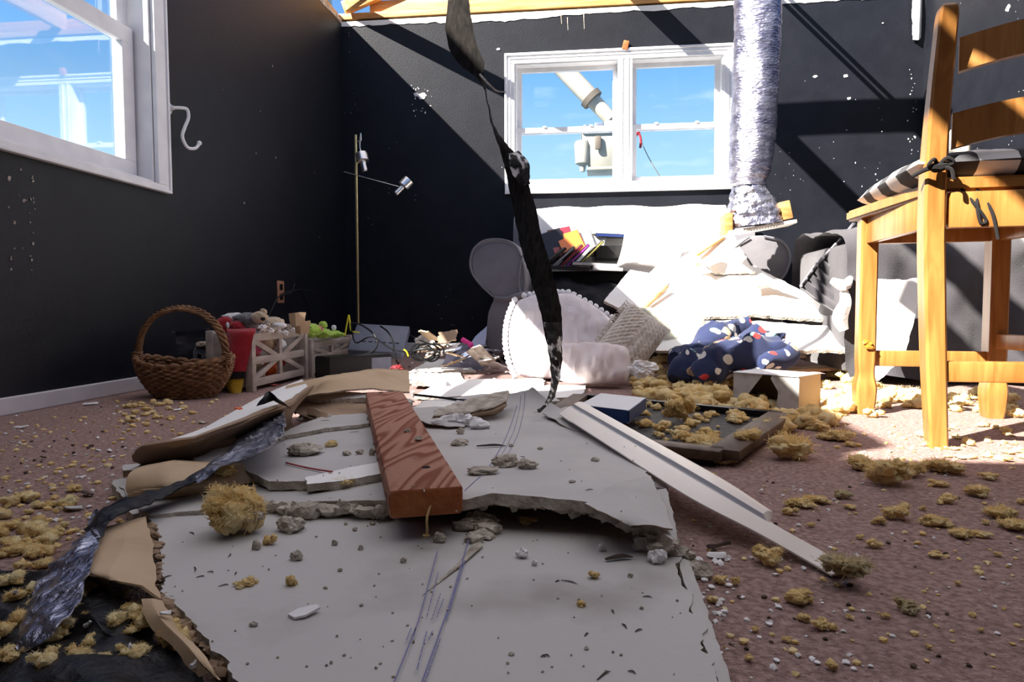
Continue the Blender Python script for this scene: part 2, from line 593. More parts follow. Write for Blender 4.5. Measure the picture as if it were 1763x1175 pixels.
def lathe(bm, c, prof, seg=24, axis=None, mi=0, caps=True):
    """prof: (radius, height) pairs about c, along axis"""
    ax = V(axis).normalized() if axis is not None else V((0, 0, 1))
    q = V((0, 0, 1)).rotation_difference(ax)
    c = V(c)
    rings = []
    for r, h in prof:
        rings.append([bm.verts.new(c + q @ V((r * math.cos(2 * PI * k / seg), r * math.sin(2 * PI * k / seg), h))) for k in range(seg)])
    for A, B in zip(rings, rings[1:]):
        for k in range(seg):
            bm.faces.new((A[k], A[(k + 1) % seg], B[(k + 1) % seg], B[k])).material_index = mi
    if caps:
        for R in (rings[0], rings[-1]):
            bm.faces.new(R).material_index = mi


def nz(p, f, s=0.0):
    return noise.noise(V((p.x * f + s * 13.7, p.y * f - s * 7.3, p.z * f + s * 3.1)))


def blob(bm, c, rad, amp=0.2, freq=6.0, sub=3, seed=0.0, rough=0.0, rot=None, floor=None, mi=0):
    r = bmesh.ops.create_icosphere(bm, subdivisions=sub, radius=1.0)
    c = V(c)
    rad = V(rad) if not isinstance(rad, (int, float)) else V((rad, rad, rad))
    for v in r['verts']:
        d = v.co.normalized()
        k = 1 + amp * nz(d, freq * 0.35, seed) + amp * 0.6 * nz(d, freq * 0.9, seed + 3)
        if rough:
            k += rough * nz(d, freq * 3.0, seed + 7) + rough * 0.7 * nz(d, freq * 7.0, seed + 9)
        p = V((d.x * rad.x * k, d.y * rad.y * k, d.z * rad.z * k))
        if rot is not None:
            p = rot @ p
        p = p + c
        if floor is not None and p.z < floor:
            p.z = floor + 0.0004 * random.random()
        v.co = p
    if mi:
        for f in set(f for v in r['verts'] for f in v.link_faces):
            f.material_index = mi
    return r['verts']


def resample(pts, n):
    pts = [V(p) for p in pts]
    L = [0.0]
    for a, b in zip(pts, pts[1:]):
        L.append(L[-1] + (b - a).length)
    out = []
    j = 0
    for i in range(n + 1):
        t = L[-1] * i / n
        while j < len(pts) - 2 and L[j + 1] < t:
            j += 1
        s = (t - L[j]) / max(L[j + 1] - L[j], 1e-9)
        out.append(pts[j].lerp(pts[j + 1], min(max(s, 0), 1)))
    return out


def loft(bm, secs, nu=40, nv=None, thick=0.0, rag=0.0, ragf=30.0, amp=0.0, freq=8.0, seed=0.0, smooth=True, ms=1, mt=0, mb=None, down=None,
         amp2=0.0, freq2=30.0):
    """a sheet through a row of section lines; ragged rim, wavy face, real thickness"""
    rows = [resample(s, nu) for s in secs]
    k = max(1, int((nv or len(secs) * 6) / max(1, len(secs) - 1)))
    cols = [(cat_pts([r[i] for r in rows], k) if smooth else
             [rows[a][i].lerp(rows[a + 1][i], t / k) for a in range(len(rows) - 1) for t in range(k)] + [rows[-1][i]]) for i in range(nu + 1)]
    nv = len(cols[0]) - 1
    g = [[cols[i][j].copy() for i in range(nu + 1)] for j in range(nv + 1)]
    nrm = [[None] * (nu + 1) for _ in range(nv + 1)]
    for j in range(nv + 1):
        for i in range(nu + 1):
            du = g[j][min(i + 1, nu)] - g[j][max(i - 1, 0)]
            dv = g[min(j + 1, nv)][i] - g[max(j - 1, 0)][i]
            n_ = du.cross(dv)
            n_ = n_.normalized() if n_.length > 1e-12 else V((0, 0, 1))
            if down is not None and n_.dot(V(down)) > 0:
                n_ = -n_
            nrm[j][i] = n_
    if rag:
        src = [[p.copy() for p in row] for row in g]
        for j in range(nv + 1):
            for i in range(nu + 1):
                if i in (0, nu) or j in (0, nv):
                    p = src[j][i]
                    q = src[min(max(j, 1), nv - 1)][min(max(i, 1), nu - 1)]
                    d = (p - q)
                    d = d.normalized() if d.length > 1e-9 else V((0, 0, 0))
                    g[j][i] = p + d * rag * (nz(p, ragf, seed) + 0.6 * nz(p, ragf * 2.7, seed + 5))
    if amp or amp2:
        for j in range(nv + 1):
            for i in range(nu + 1):
                p = g[j][i]
                g[j][i] = p + nrm[j][i] * (amp * nz(p, freq, seed + 2) + amp2 * nz(p, freq2, seed + 4))
    top = [[bm.verts.new(p) for p in row] for row in g]
    for j in range(nv):
        for i in range(nu):
            bm.faces.new((top[j][i], top[j][i + 1], top[j + 1][i + 1], top[j + 1][i])).material_index = mt
    if thick:
        bot = []
        for j in range(nv + 1):
            row = []
            for i in range(nu + 1):
                e = 0.0
                if i in (0, nu) or j in (0, nv):
                    e = 0.25 * nz(g[j][i], 60, seed + 11) if rag else 0
                row.append(bm.verts.new(g[j][i] - nrm[j][i] * thick * (1 + e)))
            bot.append(row)
        mb_ = mt if mb is None else mb
        for j in range(nv):
            for i in range(nu):
                bm.faces.new((bot[j][i], bot[j + 1][i], bot[j + 1][i + 1], bot[j][i + 1])).material_index = mb_
        for i in range(nu):
            bm.faces.new((top[0][i], bot[0][i], bot[0][i + 1], top[0][i + 1])).material_index = ms
            bm.faces.new((top[nv][i + 1], bot[nv][i + 1], bot[nv][i], top[nv][i])).material_index = ms
        for j in range(nv):
            bm.faces.new((top[j + 1][0], bot[j + 1][0], bot[j][0], top[j][0])).material_index = ms
            bm.faces.new((top[j][nu], bot[j][nu], bot[j + 1][nu], top[j + 1][nu])).material_index = ms
    return g


def post(bm, pts, ws, xd, yd, ch=0.15, smooth=0, mi=0):
    """bar with a chamfered rectangular section carried along pts, its sides kept on xd / yd"""
    pts = [V(p) for p in pts]
    if smooth:
        w2 = cat_pts([V((a, b, 0)) for a, b in ws], smooth)
        pts = cat_pts(pts, smooth)
        ws = [(p.x, p.y) for p in w2]
    xd, yd = V(xd).normalized(), V(yd).normalized()
    rings = []
    for p, (w, d) in zip(pts, ws):
        c = min(w, d) * ch
        a, b = w / 2, d / 2
        sh = [(a, -b + c), (a, b - c), (a - c, b), (-a + c, b), (-a, b - c), (-a, -b + c), (-a + c, -b), (a - c, -b)]
        rings.append([bm.verts.new(p + xd * x + yd * y) for x, y in sh])
    for A, B in zip(rings, rings[1:]):
        for k in range(8):
            bm.faces.new((A[k], A[(k + 1) % 8], B[(k + 1) % 8], B[k])).material_index = mi
    for R in (rings[0], rings[-1]):
        bm.faces.new(R).material_index = mi


def fibres(bm, c, rad, n, ln, seed, w=0.00035, floor=None):
    """loose curling strands, each a narrow folded ribbon"""
    rnd = random.Random(seed)
    c, rad = V(c), V(rad)
    U = rnd.uniform
    for _ in range(n):
        th, ph = U(0, 2 * PI), U(-0.35, 1.4)
        d = V((math.cos(th) * math.cos(ph), math.sin(th) * math.cos(ph), math.sin(ph)))
        p = c + V((d.x * rad.x, d.y * rad.y, d.z * rad.z)) * U(.55, 1.0)
        L_ = ln * U(.35, 1)
        d = (d + V((U(-1, 1), U(-1, 1), U(-.5, .7)))).normalized()
        side = d.cross(V((U(-1, 1), U(-1, 1), U(-1, 1))))
        side = side.normalized() if side.length > 1e-6 else V((1, 0, 0))
        prev = None
        q = p.copy()
        for k in range(4):
            ww = w * (1, 1, .8, .2)[k]
            if floor is not None and q.z < floor:
                q.z = floor
            e = (bm.verts.new(q - side * ww), bm.verts.new(q + side * ww))
            if prev:
                bm.faces.new((prev[0], prev[1], e[1], e[0]))
            prev = e
            q = q + d * L_ / 3
            d = (d + V((U(-.8, .8), U(-.8, .8), U(-.8, .6)))).normalized()


def fluff(bm, c, rad, seed, lumps=7, sub=3, fib=0, floor=None):
    """a torn tuft of glass wool: a few soft matted cores wrapped in loose strands"""
    rnd = random.Random(seed)
    c, rad = V(c), V(rad)
    big = max(rad.x, rad.z)
    for k in range(lumps):
        if k == 0:
            p, f = c, 0.66
        else:
            th = rnd.uniform(0, 2 * PI)
            p = c + V((rad.x * math.cos(th) * rnd.uniform(.35, .9), rad.y * math.sin(th) * rnd.uniform(.35, .9), rad.z * rnd.uniform(-.5, .55)))
            f = rnd.uniform(.22, .45)
        r_ = V((rad.x * f, rad.y * f, rad.z * f * rnd.uniform(.8, 1.3)))
        blob(bm, p, r_, 0.6, 5, min(sub, 3), rnd.uniform(0, 90), 0.16, Matrix.Rotation(rnd.uniform(0, PI), 3, 'Z'), floor)
        if fib:
            fibres(bm, p, r_ * 1.08, max(3, int(fib * (2.2 if k == 0 else .8))), big * .42, rnd.randint(0, 99999), max(.00022, min(.0008, big * .014)), floor)


def pillow(bm, c, w, h, t, rot, seed=0.0, n=26, wr=0.006, pinch=0.10, rnd_=0.0):
    c = V(c)
    def pt(u, v, s):
        x = w / 2 * u * (1 - pinch * (1 - abs(v)) ** 0 * (1 - v * v) * 0.5)
        y = h / 2 * v * (1 - pinch * (1 - u * u) * 0.5)
        x *= math.sqrt(1 - rnd_ * v * v / 2)
        y *= math.sqrt(1 - rnd_ * u * u / 2)
        k = max(0.0, (1 - u ** 4) * (1 - v ** 4)) ** 0.55
        z = s * t / 2 * k
        q = V((x, y, z))
        z += s * k ** 0.5 * (wr * nz(q, 14, seed) + wr * 0.8 * nz(V((q.x * 2.4, q.y * 0.8, q.z)), 22, seed + 4))
        return c + rot @ V((x, y, z))
    A = [[bm.verts.new(pt(-1 + 2 * i / n, -1 + 2 * j / n, 1)) for i in range(n + 1)] for j in range(n + 1)]
    B = [[A[j][i] if i in (0, n) or j in (0, n) else bm.verts.new(pt(-1 + 2 * i / n, -1 + 2 * j / n, -1)) for i in range(n + 1)] for j in range(n + 1)]
    for j in range(n):
        for i in range(n):
            bm.faces.new((A[j][i], A[j][i + 1], A[j + 1][i + 1], A[j + 1][i]))
            bm.faces.new((B[j][i], B[j + 1][i], B[j + 1][i + 1], B[j][i + 1]))


def poly_prism(bm, pts, n, thick, ms=1, mt=0, mb=0):
    n = V(n).normalized()
    top = [bm.verts.new(V(p)) for p in pts]
    bot = [bm.verts.new(V(p) - n * thick) for p in pts]
    bm.faces.new(top).material_index = mt
    bm.faces.new(bot[::-1]).material_index = mb
    m = len(pts)
    for i in range(m):
        bm.faces.new((top[i], bot[i], bot[(i + 1) % m], top[(i + 1) % m])).material_index = ms


def ragged_poly(pts, step=0.012, amp=0.004, seed=0.0, f=40):
    out = []
    m = len(pts)
    for i in range(m):
        a, b = V(pts[i]), V(pts[(i + 1) % m])
        k = max(1, int((b - a).length / step))
        d = (b - a).normalized()
        s = V((d.y, -d.x, 0))
        for j in range(k):
            p = a.lerp(b, j / k)
            out.append(p + s * amp * (nz(p, f, seed) + .7 * nz(p, f * 2.5, seed + 3)))
    return out

# ================================================================== the room
LX = G(0, 717).x
BY = AX(588, 38, LX).y
RX = AY(1592, 70, BY).x
WT = 2.21
bm = NB()
box(bm, (LX - .3, -3.1, -.06), (RX + .3, BY + .3, 0))
struct('floor', bm, CARPET)

# left wall round its window opening
W1 = dict(y0=1.02, y1=AX(266, 300, LX).y, z0=AX(266, 316, LX).z, z1=1.86)
bm = NB()
T = .14
for a, b in (((-3.1, 0), (W1['y0'], WT)), ((W1['y1'], 0), (BY + .14, WT)), ((W1['y0'], 0), (W1['y1'], W1['z0'])), ((W1['y0'], W1['z1']), (W1['y1'], WT))):
    box(bm, (LX - T, a[0], a[1]), (LX, b[0], b[1]))
struct('wall_left', bm, WALL)
# back wall round its double window
q0, q1 = AY(871, 334, BY), AY(1263.5, 77, BY)
W2 = dict(x0=q0.x + .06, x1=q1.x - .06, z0=q0.z + .055, z1=q1.z - .055)
bm = NB()
for a, b in (((LX, 0), (W2['x0'], WT)), ((W2['x1'], 0), (RX + .14, WT)), ((W2['x0'], 0), (W2['x1'], W2['z0'])), ((W2['x0'], W2['z1']), (W2['x1'], WT))):
    box(bm, (a[0], BY, a[1]), (b[0], BY + T, b[1]))
struct('wall_back', bm, WALL)
bm = NB()
box(bm, (RX, -3.1, 0), (RX + T, BY, WT))
struct('wall_right', bm, WALL)
bm = NB()
box(bm, (LX - T, -3.24, 0), (RX + T, -3.1, WT))
struct('wall_rear', bm, WALL)
bm = NB()
box(bm, (LX - .3, -3.24, WT + .002), (RX + .3, -.27, WT + .03))
struct('ceiling', bm, WHITEDRY)
bm = NB()
box(bm, (LX, -3.1, 0), (LX + .014, BY, .052), .004)
struct('baseboard_left', bm, BASEB)
bm = NB()
box(bm, (LX + .014, BY - .014, 0), (RX, BY, .06), .004)
struct('baseboard_back', bm, BASEB)
bm = NB()
box(bm, (RX - .014, -3.1, 0), (RX, BY - .014, .06), .004)
struct('baseboard_right', bm, BASEB)

# torn white paper edge at the top of the back wall
bm = NB()
pts = []
n = 120
for i in range(n + 1):
    x = LX + (RX - LX) * i / n
    d = .030 + .010 * nz(V((x, 0, 0)), 9, 1) + .008 * nz(V((x, 0, 0)), 30, 2)
    if .18 < i / n < .40:
        d += .016
    pts.append((x, d))
poly_prism(bm, [(x, BY - .004, WT) for x, d in pts] + [(x, BY - .004, WT - max(d, .012)) for x, d in pts[::-1]], (0, -1, 0), .006, 0, 0)
struct('trim_1', bm, WHITEDRY)
bm = NB()
pts = []
for i in range(n + 1):
    y = -.2 + (BY + .2) * i / n
    pts.append((y, .012 + .008 * nz(V((y, 0, 0)), 7, 3) + .006 * nz(V((y, 0, 0)), 25, 4)))
poly_prism(bm, [(LX + .002, y, WT + .02) for y, d in pts] + [(LX + .002, y, WT - max(d, .003)) for y, d in pts[::-1]], (1, 0, 0), .012, 0, 0)
struct('trim_2', bm, GYP)

# timber on top of the walls
bm = NB()
box(bm, (LX - .02, BY - .005, WT + .015), (RX + .1, BY + .09, WT + .055), .003)
o = mesh_obj('top_plate', bm, PINE)
tag(o, 'orange pine plate lying along the top of the back wall', 'timber')
bm = NB()
box(bm, (LX + .18, BY + .05, WT + .055), (RX + .1, BY + .09, WT + .150), .003)
o = mesh_obj('rim_board', bm, PINE)
tag(o, 'pale upright board standing on the plate of the back wall', 'timber')
bm = NB()
box(bm, (LX - T, -.27, WT + .022), (LX - .02, BY - .01, WT + .060), .003)
o = mesh_obj('top_plate', bm, PINE)
tag(o, 'pine plate lying along the top of the left wall', 'timber')
bm = NB()
loft(bm, [[V((LX - .06, y, WT + .060)) for y in (-.27, .4, 1.05)], [V((LX - .06, y, WT + .225 - .10 * max(0, y - .6))) for y in (-.27, .4, 1.0)]], 40, 6, .02, .012, 14, ms=0)  # unseen board, added to move the left wall's shadow edge on the floor
o = mesh_obj('shade_board', bm, PINEY)
tag(o, 'unseen board on the left wall plate, added to widen the shadow of the wall', 'timber')
bm = NB()
p0 = V((LX + .05, BY - .02, WT + .10))
beam(bm, p0, p0 + V((1.086, -1, .03)).normalized() * .86, .04, .09, bev=.003)
o = mesh_obj('brace_board', bm, PINE)
tag(o, 'loose pine brace lying diagonally over the back left corner', 'timber')
bm = NB()
pa = AY(592, 20, BY + .03)
pb = AY(720, -42, BY + .03)
beam(bm, pa + V((0, 0, .02)), pb, .04, .085, bev=.003)
o = mesh_obj('rafter', bm, PINE)
tag(o, 'sloping pine rafter rising from the back left corner against the sky', 'timber')
for (x, y0, y1, w, h, z, lab) in ((.213, 2.75, BY + .045, .04, .135, WT + .056, 'bare pine ceiling joist running over the back window'),
                                  (-.50, -.32, 2.2, .04, .135, WT + .031, 'bare pine ceiling joist over the hanging black strip'),
                                  (-.81, -.32, 1.15, .04, .135, WT + .031, 'unseen short joist left of the one over the black strip, added to shade the chair')):  # last one is unseen, added for a band of shade across the chair
    bm = NB()
    box(bm, (x, y0, z), (x + w, y1, z + h), .003)
    o = mesh_obj('ceiling_joist', bm, PINEY)
    tag(o, lab, 'timber')
bm = NB()
loft(bm, [[V((-.60, -.26, WT + .012)), V((-.18, -.26, WT + .012))], [V((-.588, .5, WT + .012)), V((-.20, .5, WT + .012))], [V((-.50, 1.05, WT + .012)), V((-.27, 1.0, WT + .012))]], 30, 40, .013, .02, 12, ms=1, down=(0, 0, -1))  # out of view, put in to shade the chair's post top and crest rail
o = mesh_obj('ceiling_shade_panel', bm, [WHITEDRY, GYP])
tag(o, 'unseen drywall panel between joists above the camera, added to shade the chair back', 'drywall')
for x, lab in ((1.075, 'thin pine lath over the right of the back window'), (1.128, 'thin pine lath nearer the right wall, over the silver duct')):
    bm = NB()
    box(bm, (x, 3.5, WT + .056), (x + .022, BY + .045, WT + .070))
    o = mesh_obj('lath', bm, PINEY)
    tag(o, lab, 'timber', 'laths over the back wall')
bm = NB()
loft(bm, [[V((x, 3.73, WT + .192 - .03 * ((x - .6) / .9) ** 2)) for x in [-.1 + .07 * i for i in range(20)]],
          [V((x, 3.74, WT + .375 - .03 * ((x - .6) / .9) ** 2)) for x in [-.1 + .07 * i for i in range(20)]]], 24, 4, .012, 0, ms=0)  # unseen stand-in for a duct run, shaped for its arched wall shadow
o = mesh_obj('bowed_shadow_board', bm, PINEY)
tag(o, 'unseen bowed board on edge across the ceiling joists, added to cast the arched wall shadow', 'timber')

# ------------------------------------------------------------------ windows
def frame_rect(bm, axis, a0, a1, z0, z1, w, d0, d1, wb=None, bev=.002):
    """rectangular frame in a wall plane: axis 'x' (back wall) or 'y' (left wall); d0..d1 is its depth"""
    wb = wb or w
    for lo, hi in (((a0, z0), (a1, z0 + wb)), ((a0, z1 - w), (a1, z1)), ((a0, z0 + wb), (a0 + w, z1 - w)), ((a1 - w, z0 + wb), (a1, z1 - w))):
        if axis == 'x':
            box(bm, (lo[0], d0, lo[1]), (hi[0], d1, hi[1]), bev)
        else:
            box(bm, (d0, lo[0], lo[1]), (d1, hi[0], hi[1]), bev)


bm = NB()
frame_rect(bm, 'x', q0.x, q1.x, q0.z, q1.z, .06, BY - .016, BY - .0005)
frame_rect(bm, 'x', q0.x - .004, q1.x + .004, q0.z - .004, q1.z + .004, .014, BY - .026, BY - .0005)
frame_rect(bm, 'x', q0.x + .026, q1.x - .026, q0.z + .026, q1.z - .026, .008, BY - .021, BY - .0005)
w2 = struct('window_2', bm, WHITE)
bm = NB()
frame_rect(bm, 'x', W2['x0'] - .001, W2['x1'] + .001, W2['z0'] - .001, W2['z1'] + .001, .012, BY, BY + T)
struct('jamb', bm, WHITE, w2)
xm0, xm1 = AY(1060, 220, BY).x, AY(1090, 220, BY).x
bm = NB()
box(bm, (xm0 + .012, BY - .012, W2['z0']), (xm1 - .006, BY + .10, W2['z1']), .002)
box(bm, (xm0 + .030, BY - .018, W2['z0']), (xm0 + .044, BY - .01, W2['z1']), .002)
box(bm, (xm1 - .040, BY - .018, W2['z0']), (xm1 - .028, BY - .01, W2['z1']), .002)
struct('mullion', bm, WHITE, w2)
zr = AY(1060, 218, BY).z
for (a0, a1) in ((W2['x0'] + .010, xm0 + .014), (xm1 - .008, W2['x1'] - .010)):
    bm = NB()
    frame_rect(bm, 'x', a0, a1, zr - .016, W2['z1'] - .008, .032, BY + .068, BY + .092)
    s = struct('upper_sash', bm, WHITE, w2)
    bm = NB()
    box(bm, (a0 + .03, BY + .078, zr + .012), (a1 - .03, BY + .082, W2['z1'] - .038))
    struct('pane', bm, GLASS, s)
    bm = NB()
    frame_rect(bm, 'x', a0, a1, W2['z0'] + .008, zr + .018, .032, BY + .036, BY + .062)
    s = struct('lower_sash', bm, WHITE, w2)
    bm = NB()
    box(bm, (a0 + .03, BY + .047, W2['z0'] + .036), (a1 - .03, BY + .051, zr - .010))
    struct('pane', bm, GLASS, s)
    bm = NB()
    for f in (.28, .74):
        xx = a0 + (a1 - a0) * f
        box(bm, (xx - .012, BY + .026, zr + .016), (xx + .012, BY + .05, zr + .026), .003)
    struct('sash_latch', bm, WHITE, s)

bm = NB()
yo, zo = AX(287, 333, LX).y, AX(287, 333, LX).z
cw = yo - W1['y1']
y0o = W1['y0'] - cw
cz = W1['z0'] - zo
frame_rect(bm, 'y', y0o, yo, zo, W1['z1'] + cw, cw, LX + .0005, LX + .018, wb=cz)
frame_rect(bm, 'y', y0o - .003, yo + .003, zo - .003, W1['z1'] + cw + .003, .012, LX + .0005, LX + .024)
w1 = struct('window_1', bm, WHITE)
bm = NB()
frame_rect(bm, 'y', W1['y0'] - .001, W1['y1'] + .001, W1['z0'] - .001, W1['z1'] + .001, .012, LX - T, LX)
frame_rect(bm, 'y', W1['y0'] + .010, W1['y1'] - .010, W1['z0'] + .010, W1['z1'] - .010, .018, LX - T, LX - .085)
struct('jamb', bm, WHITE, w1)
gx = LX - .072
gy = AX(208, 200, gx).y
gz0 = AX(208, 273, gx).z
rz = AX(205, 50, gx).z
bm = NB()
frame_rect(bm, 'y', W1['y0'] + .012, W1['y1'] - .02, W1['z0'] + .012, rz + .02, W1['y1'] - .02 - gy, gx - .014, gx + .014, wb=max(.02, gz0 - W1['z0'] - .012))
s = struct('lower_sash', bm, WHITE, w1)
bm = NB()
box(bm, (gx - .003, W1['y0'] + .04, gz0 - .01), (gx + .003, gy + .01, rz - .01))
struct('pane', bm, GLASS, s)
bm = NB()
frame_rect(bm, 'y', W1['y0'] + .012, W1['y1'] - .02, rz - .015, W1['z1'] - .012, .045, gx - .040, gx - .016)
s = struct('upper_sash', bm, WHITE, w1)
bm = NB()
box(bm, (gx - .031, W1['y0'] + .05, rz + .02), (gx - .025, W1['y1'] - .06, W1['z1'] - .05))
struct('pane', bm, GLASS, s)

# ------------------------------------------------------------------ small things fixed to the walls
h0 = AX(287, 186, LX)
t = thing('plant_hook', 'white iron plant hook on the left wall beside the window', 'hook', h0)
bm = NB()
lathe(bm, h0 + V((.001, 0, 0)), [(.0, 0), (.028, 0), (.026, .006), (.012, .014), (.010, .03)], 18, (1, 0, 0), caps=False)
mesh_obj('wall_plate', bm, WHITE, t)
bm = NB()
hp = [h0 + V((x, y, z)) for x, y, z in ((.025, .0, 0), (.05, .02, .004), (.062, .04, .002), (.062, .045, -.03), (.055, .03, -.07), (.05, .02, -.11), (.055, .045, -.145), (.065, .085, -.14), (.07, .105, -.115))]
tube(bm, hp, .0065, 8, 5)
blob(bm, hp[-1], .010, 0, sub=2)
mesh_obj('hook_arm', bm, WHITE, t)

oc = AX(482, 503, LX)
t = thing('wall_outlet', 'reddish brown wall outlet low on the left wall behind the toys', 'outlet', oc)
bm = NB()
box(bm, oc + V((.0008, -.04, -.06)), oc + V((.007, .04, .06)), .003)
mesh_obj('cover_plate', bm, OUTL, t)
bm = NB()
for dz in (-.026, .026):
    box(bm, oc + V((.006, -.017, dz - .016)), oc + V((.010, .017, dz + .016)), .003)
mesh_obj('socket', bm, BLACKPL, t)
bm = NB()
a = oc + V((.05, .09, .045))
tube(bm, [oc + V((.01, .01, -.02)), oc + V((.05, .04, .0)), a, oc + V((.08, .15, -.05)), oc + V((.09, .18, -.15)), oc + V((.09, .2, -.30))], .004, 6, 6)
o = mesh_obj('power_cord', bm, BLACKPL)
tag(o, 'black power cord dropping from the wall outlet behind the crates', 'cord')
bm = NB()
tube(bm, [V((LX + .1, 3.15, .22)), V((LX + .1, 3.3, .36)), V((LX + .12, 3.55, .40)), V((LX + .14, 3.75, .36)), V((LX + .15, 3.9, .2)), V((LX + .15, 3.95, .02))], .004, 6, 6)
o = mesh_obj('power_cord', bm, BLACKPL)
tag(o, 'thin black cord arching in front of the dark corner', 'cord')

bm = NB()
c = AY(1077, 86, BY - .02)
box(bm, c + V((-.018, -.016, 0)), c + V((.018, .016, .055)), .004, rot=Matrix.Rotation(.25, 3, 'Y'))
o = mesh_obj('wood_scrap', bm, OLDEND)
tag(o, 'small red wood scrap standing on the back window casing', 'wood scrap')
bm = NB()
c0, c1 = AY(1583, -20, BY - .03), AY(1582, 66, BY - .03)
loft(bm, [[c0 + V((-.03, .02, 0)), c0 + V((.0, 0, 0)), c0 + V((.022, .02, 0))], [(c0 + c1) / 2 + V((-.03, .02, 0)), (c0 + c1) / 2 + V((-.002, -.012, 0)), (c0 + c1) / 2 + V((.02, .02, 0))],
          [c1 + V((-.026, .02, 0)), c1 + V((-.002, 0, -.01)), c1 + V((.016, .018, .01))]], 12, 20, .003, .004, ms=0)
o = mesh_obj('corner_bead', bm, WHITEDRY)
tag(o, 'white corner bead strip hanging loose high in the right back corner', 'trim strip')

# scattered plaster flecks and dents that stick to the wall paint
for k, (px, py, s_) in enumerate(((727, 165, 15), (717, 163, 9), (1284, 130, 5), (1404, 132, 7), (1456, 131, 7), (1462, 170, 6), (1735, 14, 9), (858, 85, 6), (1520, 40, 3))):
    bm = NB()
    p = AY(px, py, BY - .002) if px < 1592 else AX(px, py, RX - .002)
    r_ = s_ * .0019
    blob(bm, p, (r_, .0035, r_ * .7) if px < 1592 else (.0035, r_, r_), .5, 6, 2, k * 3.1, .2)
    o = mesh_obj('plaster_fleck', bm, CHIPW)
    tag(o, ['larger white plaster fleck on the lit back wall left of the window', 'white plaster fleck touching the larger one left of the window', 'white fleck stuck to the back wall right beside the silver duct',
            'white fleck on the back wall, left of a level pair', 'white fleck on the back wall, right of a level pair', 'white fleck below the level pair on the back wall', 'white plaster fleck on the right wall above the chair rail',
            'white fleck above the left corner of the back window', 'tiny white fleck high on the back wall near the corner bead'][k], 'plaster fleck', 'plaster flecks stuck to the walls')

rnd = random.Random(31)
FZ = [('x', 708, 140, 745, 205, 22, 'small white plaster fleck in the cluster on the lit back wall left of the window'), ('x', 1566, 120, 1586, 290, 20, 'small white plaster fleck in the splatter by the right back corner'),
      ('y', 12, 280, 62, 470, 26, 'small pale plaster fleck on the left wall below the window'), ('y', 350, 60, 560, 420, 8, 'small pale plaster fleck on the bare middle of the left wall'), ('x', 1440, 160, 1570, 330, 14, 'small white plaster fleck on the back wall left of the wooden chair')]
for ax_, x0, y0, x1, y1, n_, lab in FZ:
    for _ in range(n_):
        px, py = rnd.uniform(x0, x1), rnd.uniform(y0, y1)
        r_ = rnd.uniform(.0018, .0052)
        bm = NB()
        if ax_ == 'x':
            blob(bm, AY(px, py, BY - .0012), (r_ * rnd.uniform(.6, 1.2), .0022, r_ * rnd.uniform(.7, 1.6)), .5, 6, 1, rnd.uniform(0, 90))
        else:
            blob(bm, AX(px, py, LX + .0012), (.0022, r_, r_ * rnd.uniform(.7, 1.8)), .5, 6, 1, rnd.uniform(0, 90))
        o = mesh_obj('plaster_fleck', bm, CHIPW if ax_ == 'x' else GYP)
        tag(o, lab, 'plaster fleck', 'plaster flecks stuck to the walls')
for k, (px, py, ln) in enumerate(((966, 26, 15), (977, 30, 22), (1005, 24, 26))):
    bm = NB()
    tube(bm, [AY(px, py, BY - .001), AY(px + 1, py + ln, BY - .001)], [.003, .0014], 6)
    o = mesh_obj('paint_drip', bm, GYP)
    tag(o, ['leftmost of three pale drips high on the back wall above the window', 'middle of three pale drips high on the back wall above the window', 'rightmost of three pale drips high on the back wall above the window'][k], 'paint drip', 'paint drips on the back wall')

# ------------------------------------------------------------------ bucket truck boom outside
def far(px, py, y=11.5):
    return AY(px, py, y)


root = far(1028, 262)
t = thing('bucket_truck', 'white utility bucket on a lift boom outside the back window', 'bucket truck', root)
bm = NB()
a, b = far(960, 108), far(1052, 206)
d = (b - a).normalized()
e0 = a - d * 7.0
tube(bm, [e0, a, a + (b - a) * .62, a + (b - a) * .63, b], [.27, .155, .15, .125, .115], 20)
mesh_obj('boom', bm, TRUCKW, t)
bm = NB()
c = a + (b - a) * .60
tube(bm, [c, c + d * .09], [.19, .185], 20)
mesh_obj('boom_collar', bm, TRUCKG, t)
bm = NB()
tube(bm, [e0, e0 + V((.4, 1.5, -6.5))], [.3, .34], 16)
blob(bm, e0, .36, 0, sub=2)
mesh_obj('lower_boom', bm, TRUCKW, t)
bm = NB()
k = 11.5 / 1175
m_ = far(1058, 222)
box(bm, m_ + V((-.17, -.12, -.10)), m_ + V((.16, .12, .12)), .03)
beam(bm, m_ + V((-.05, 0, -.05)), far(1072, 262) + V((0, .1, 0)), .16, .2, (0, 1, 0), .02)
mesh_obj('boom_tip', bm, TRUCKW, t)
bm = NB()
bc = far(1042, 263)
lo = []
prof = [(-.36, .30, .30), (-.34, -.02, .30), (-.28, -.27, .27)]
vs = box(bm, bc + V((-.34, -.30, -.30)), bc + V((.42, .30, .30)), .05)
for v in vs:
    if v.is_valid:
        f = (v.co.z - bc.z + .3) / .6
        v.co.x = bc.x + (v.co.x - bc.x) * (.78 + .22 * f) - .05 * f
        v.co.y = bc.y + (v.co.y - bc.y) * (.8 + .2 * f)
b_ = mesh_obj('bucket', bm, TRUCKW, t)
bm = NB()
box(bm, bc + V((-.40, -.35, .265)), bc + V((.40, .35, .315)), .02)
box(bm, bc + V((-.30, -.27, -.33)), bc + V((.36, .27, -.275)), .02)
mesh_obj('bucket_rim', bm, TRUCKW, b_)
bm = NB()
for x in (-.12, .17):
    box(bm, bc + V((x - .05, -.345, -.02)), bc + V((x + .05, -.30, .20)), .02)
mesh_obj('step_hole', bm, TRUCKG, b_)
bm = NB()
ac = far(1003, 268, 11.3)
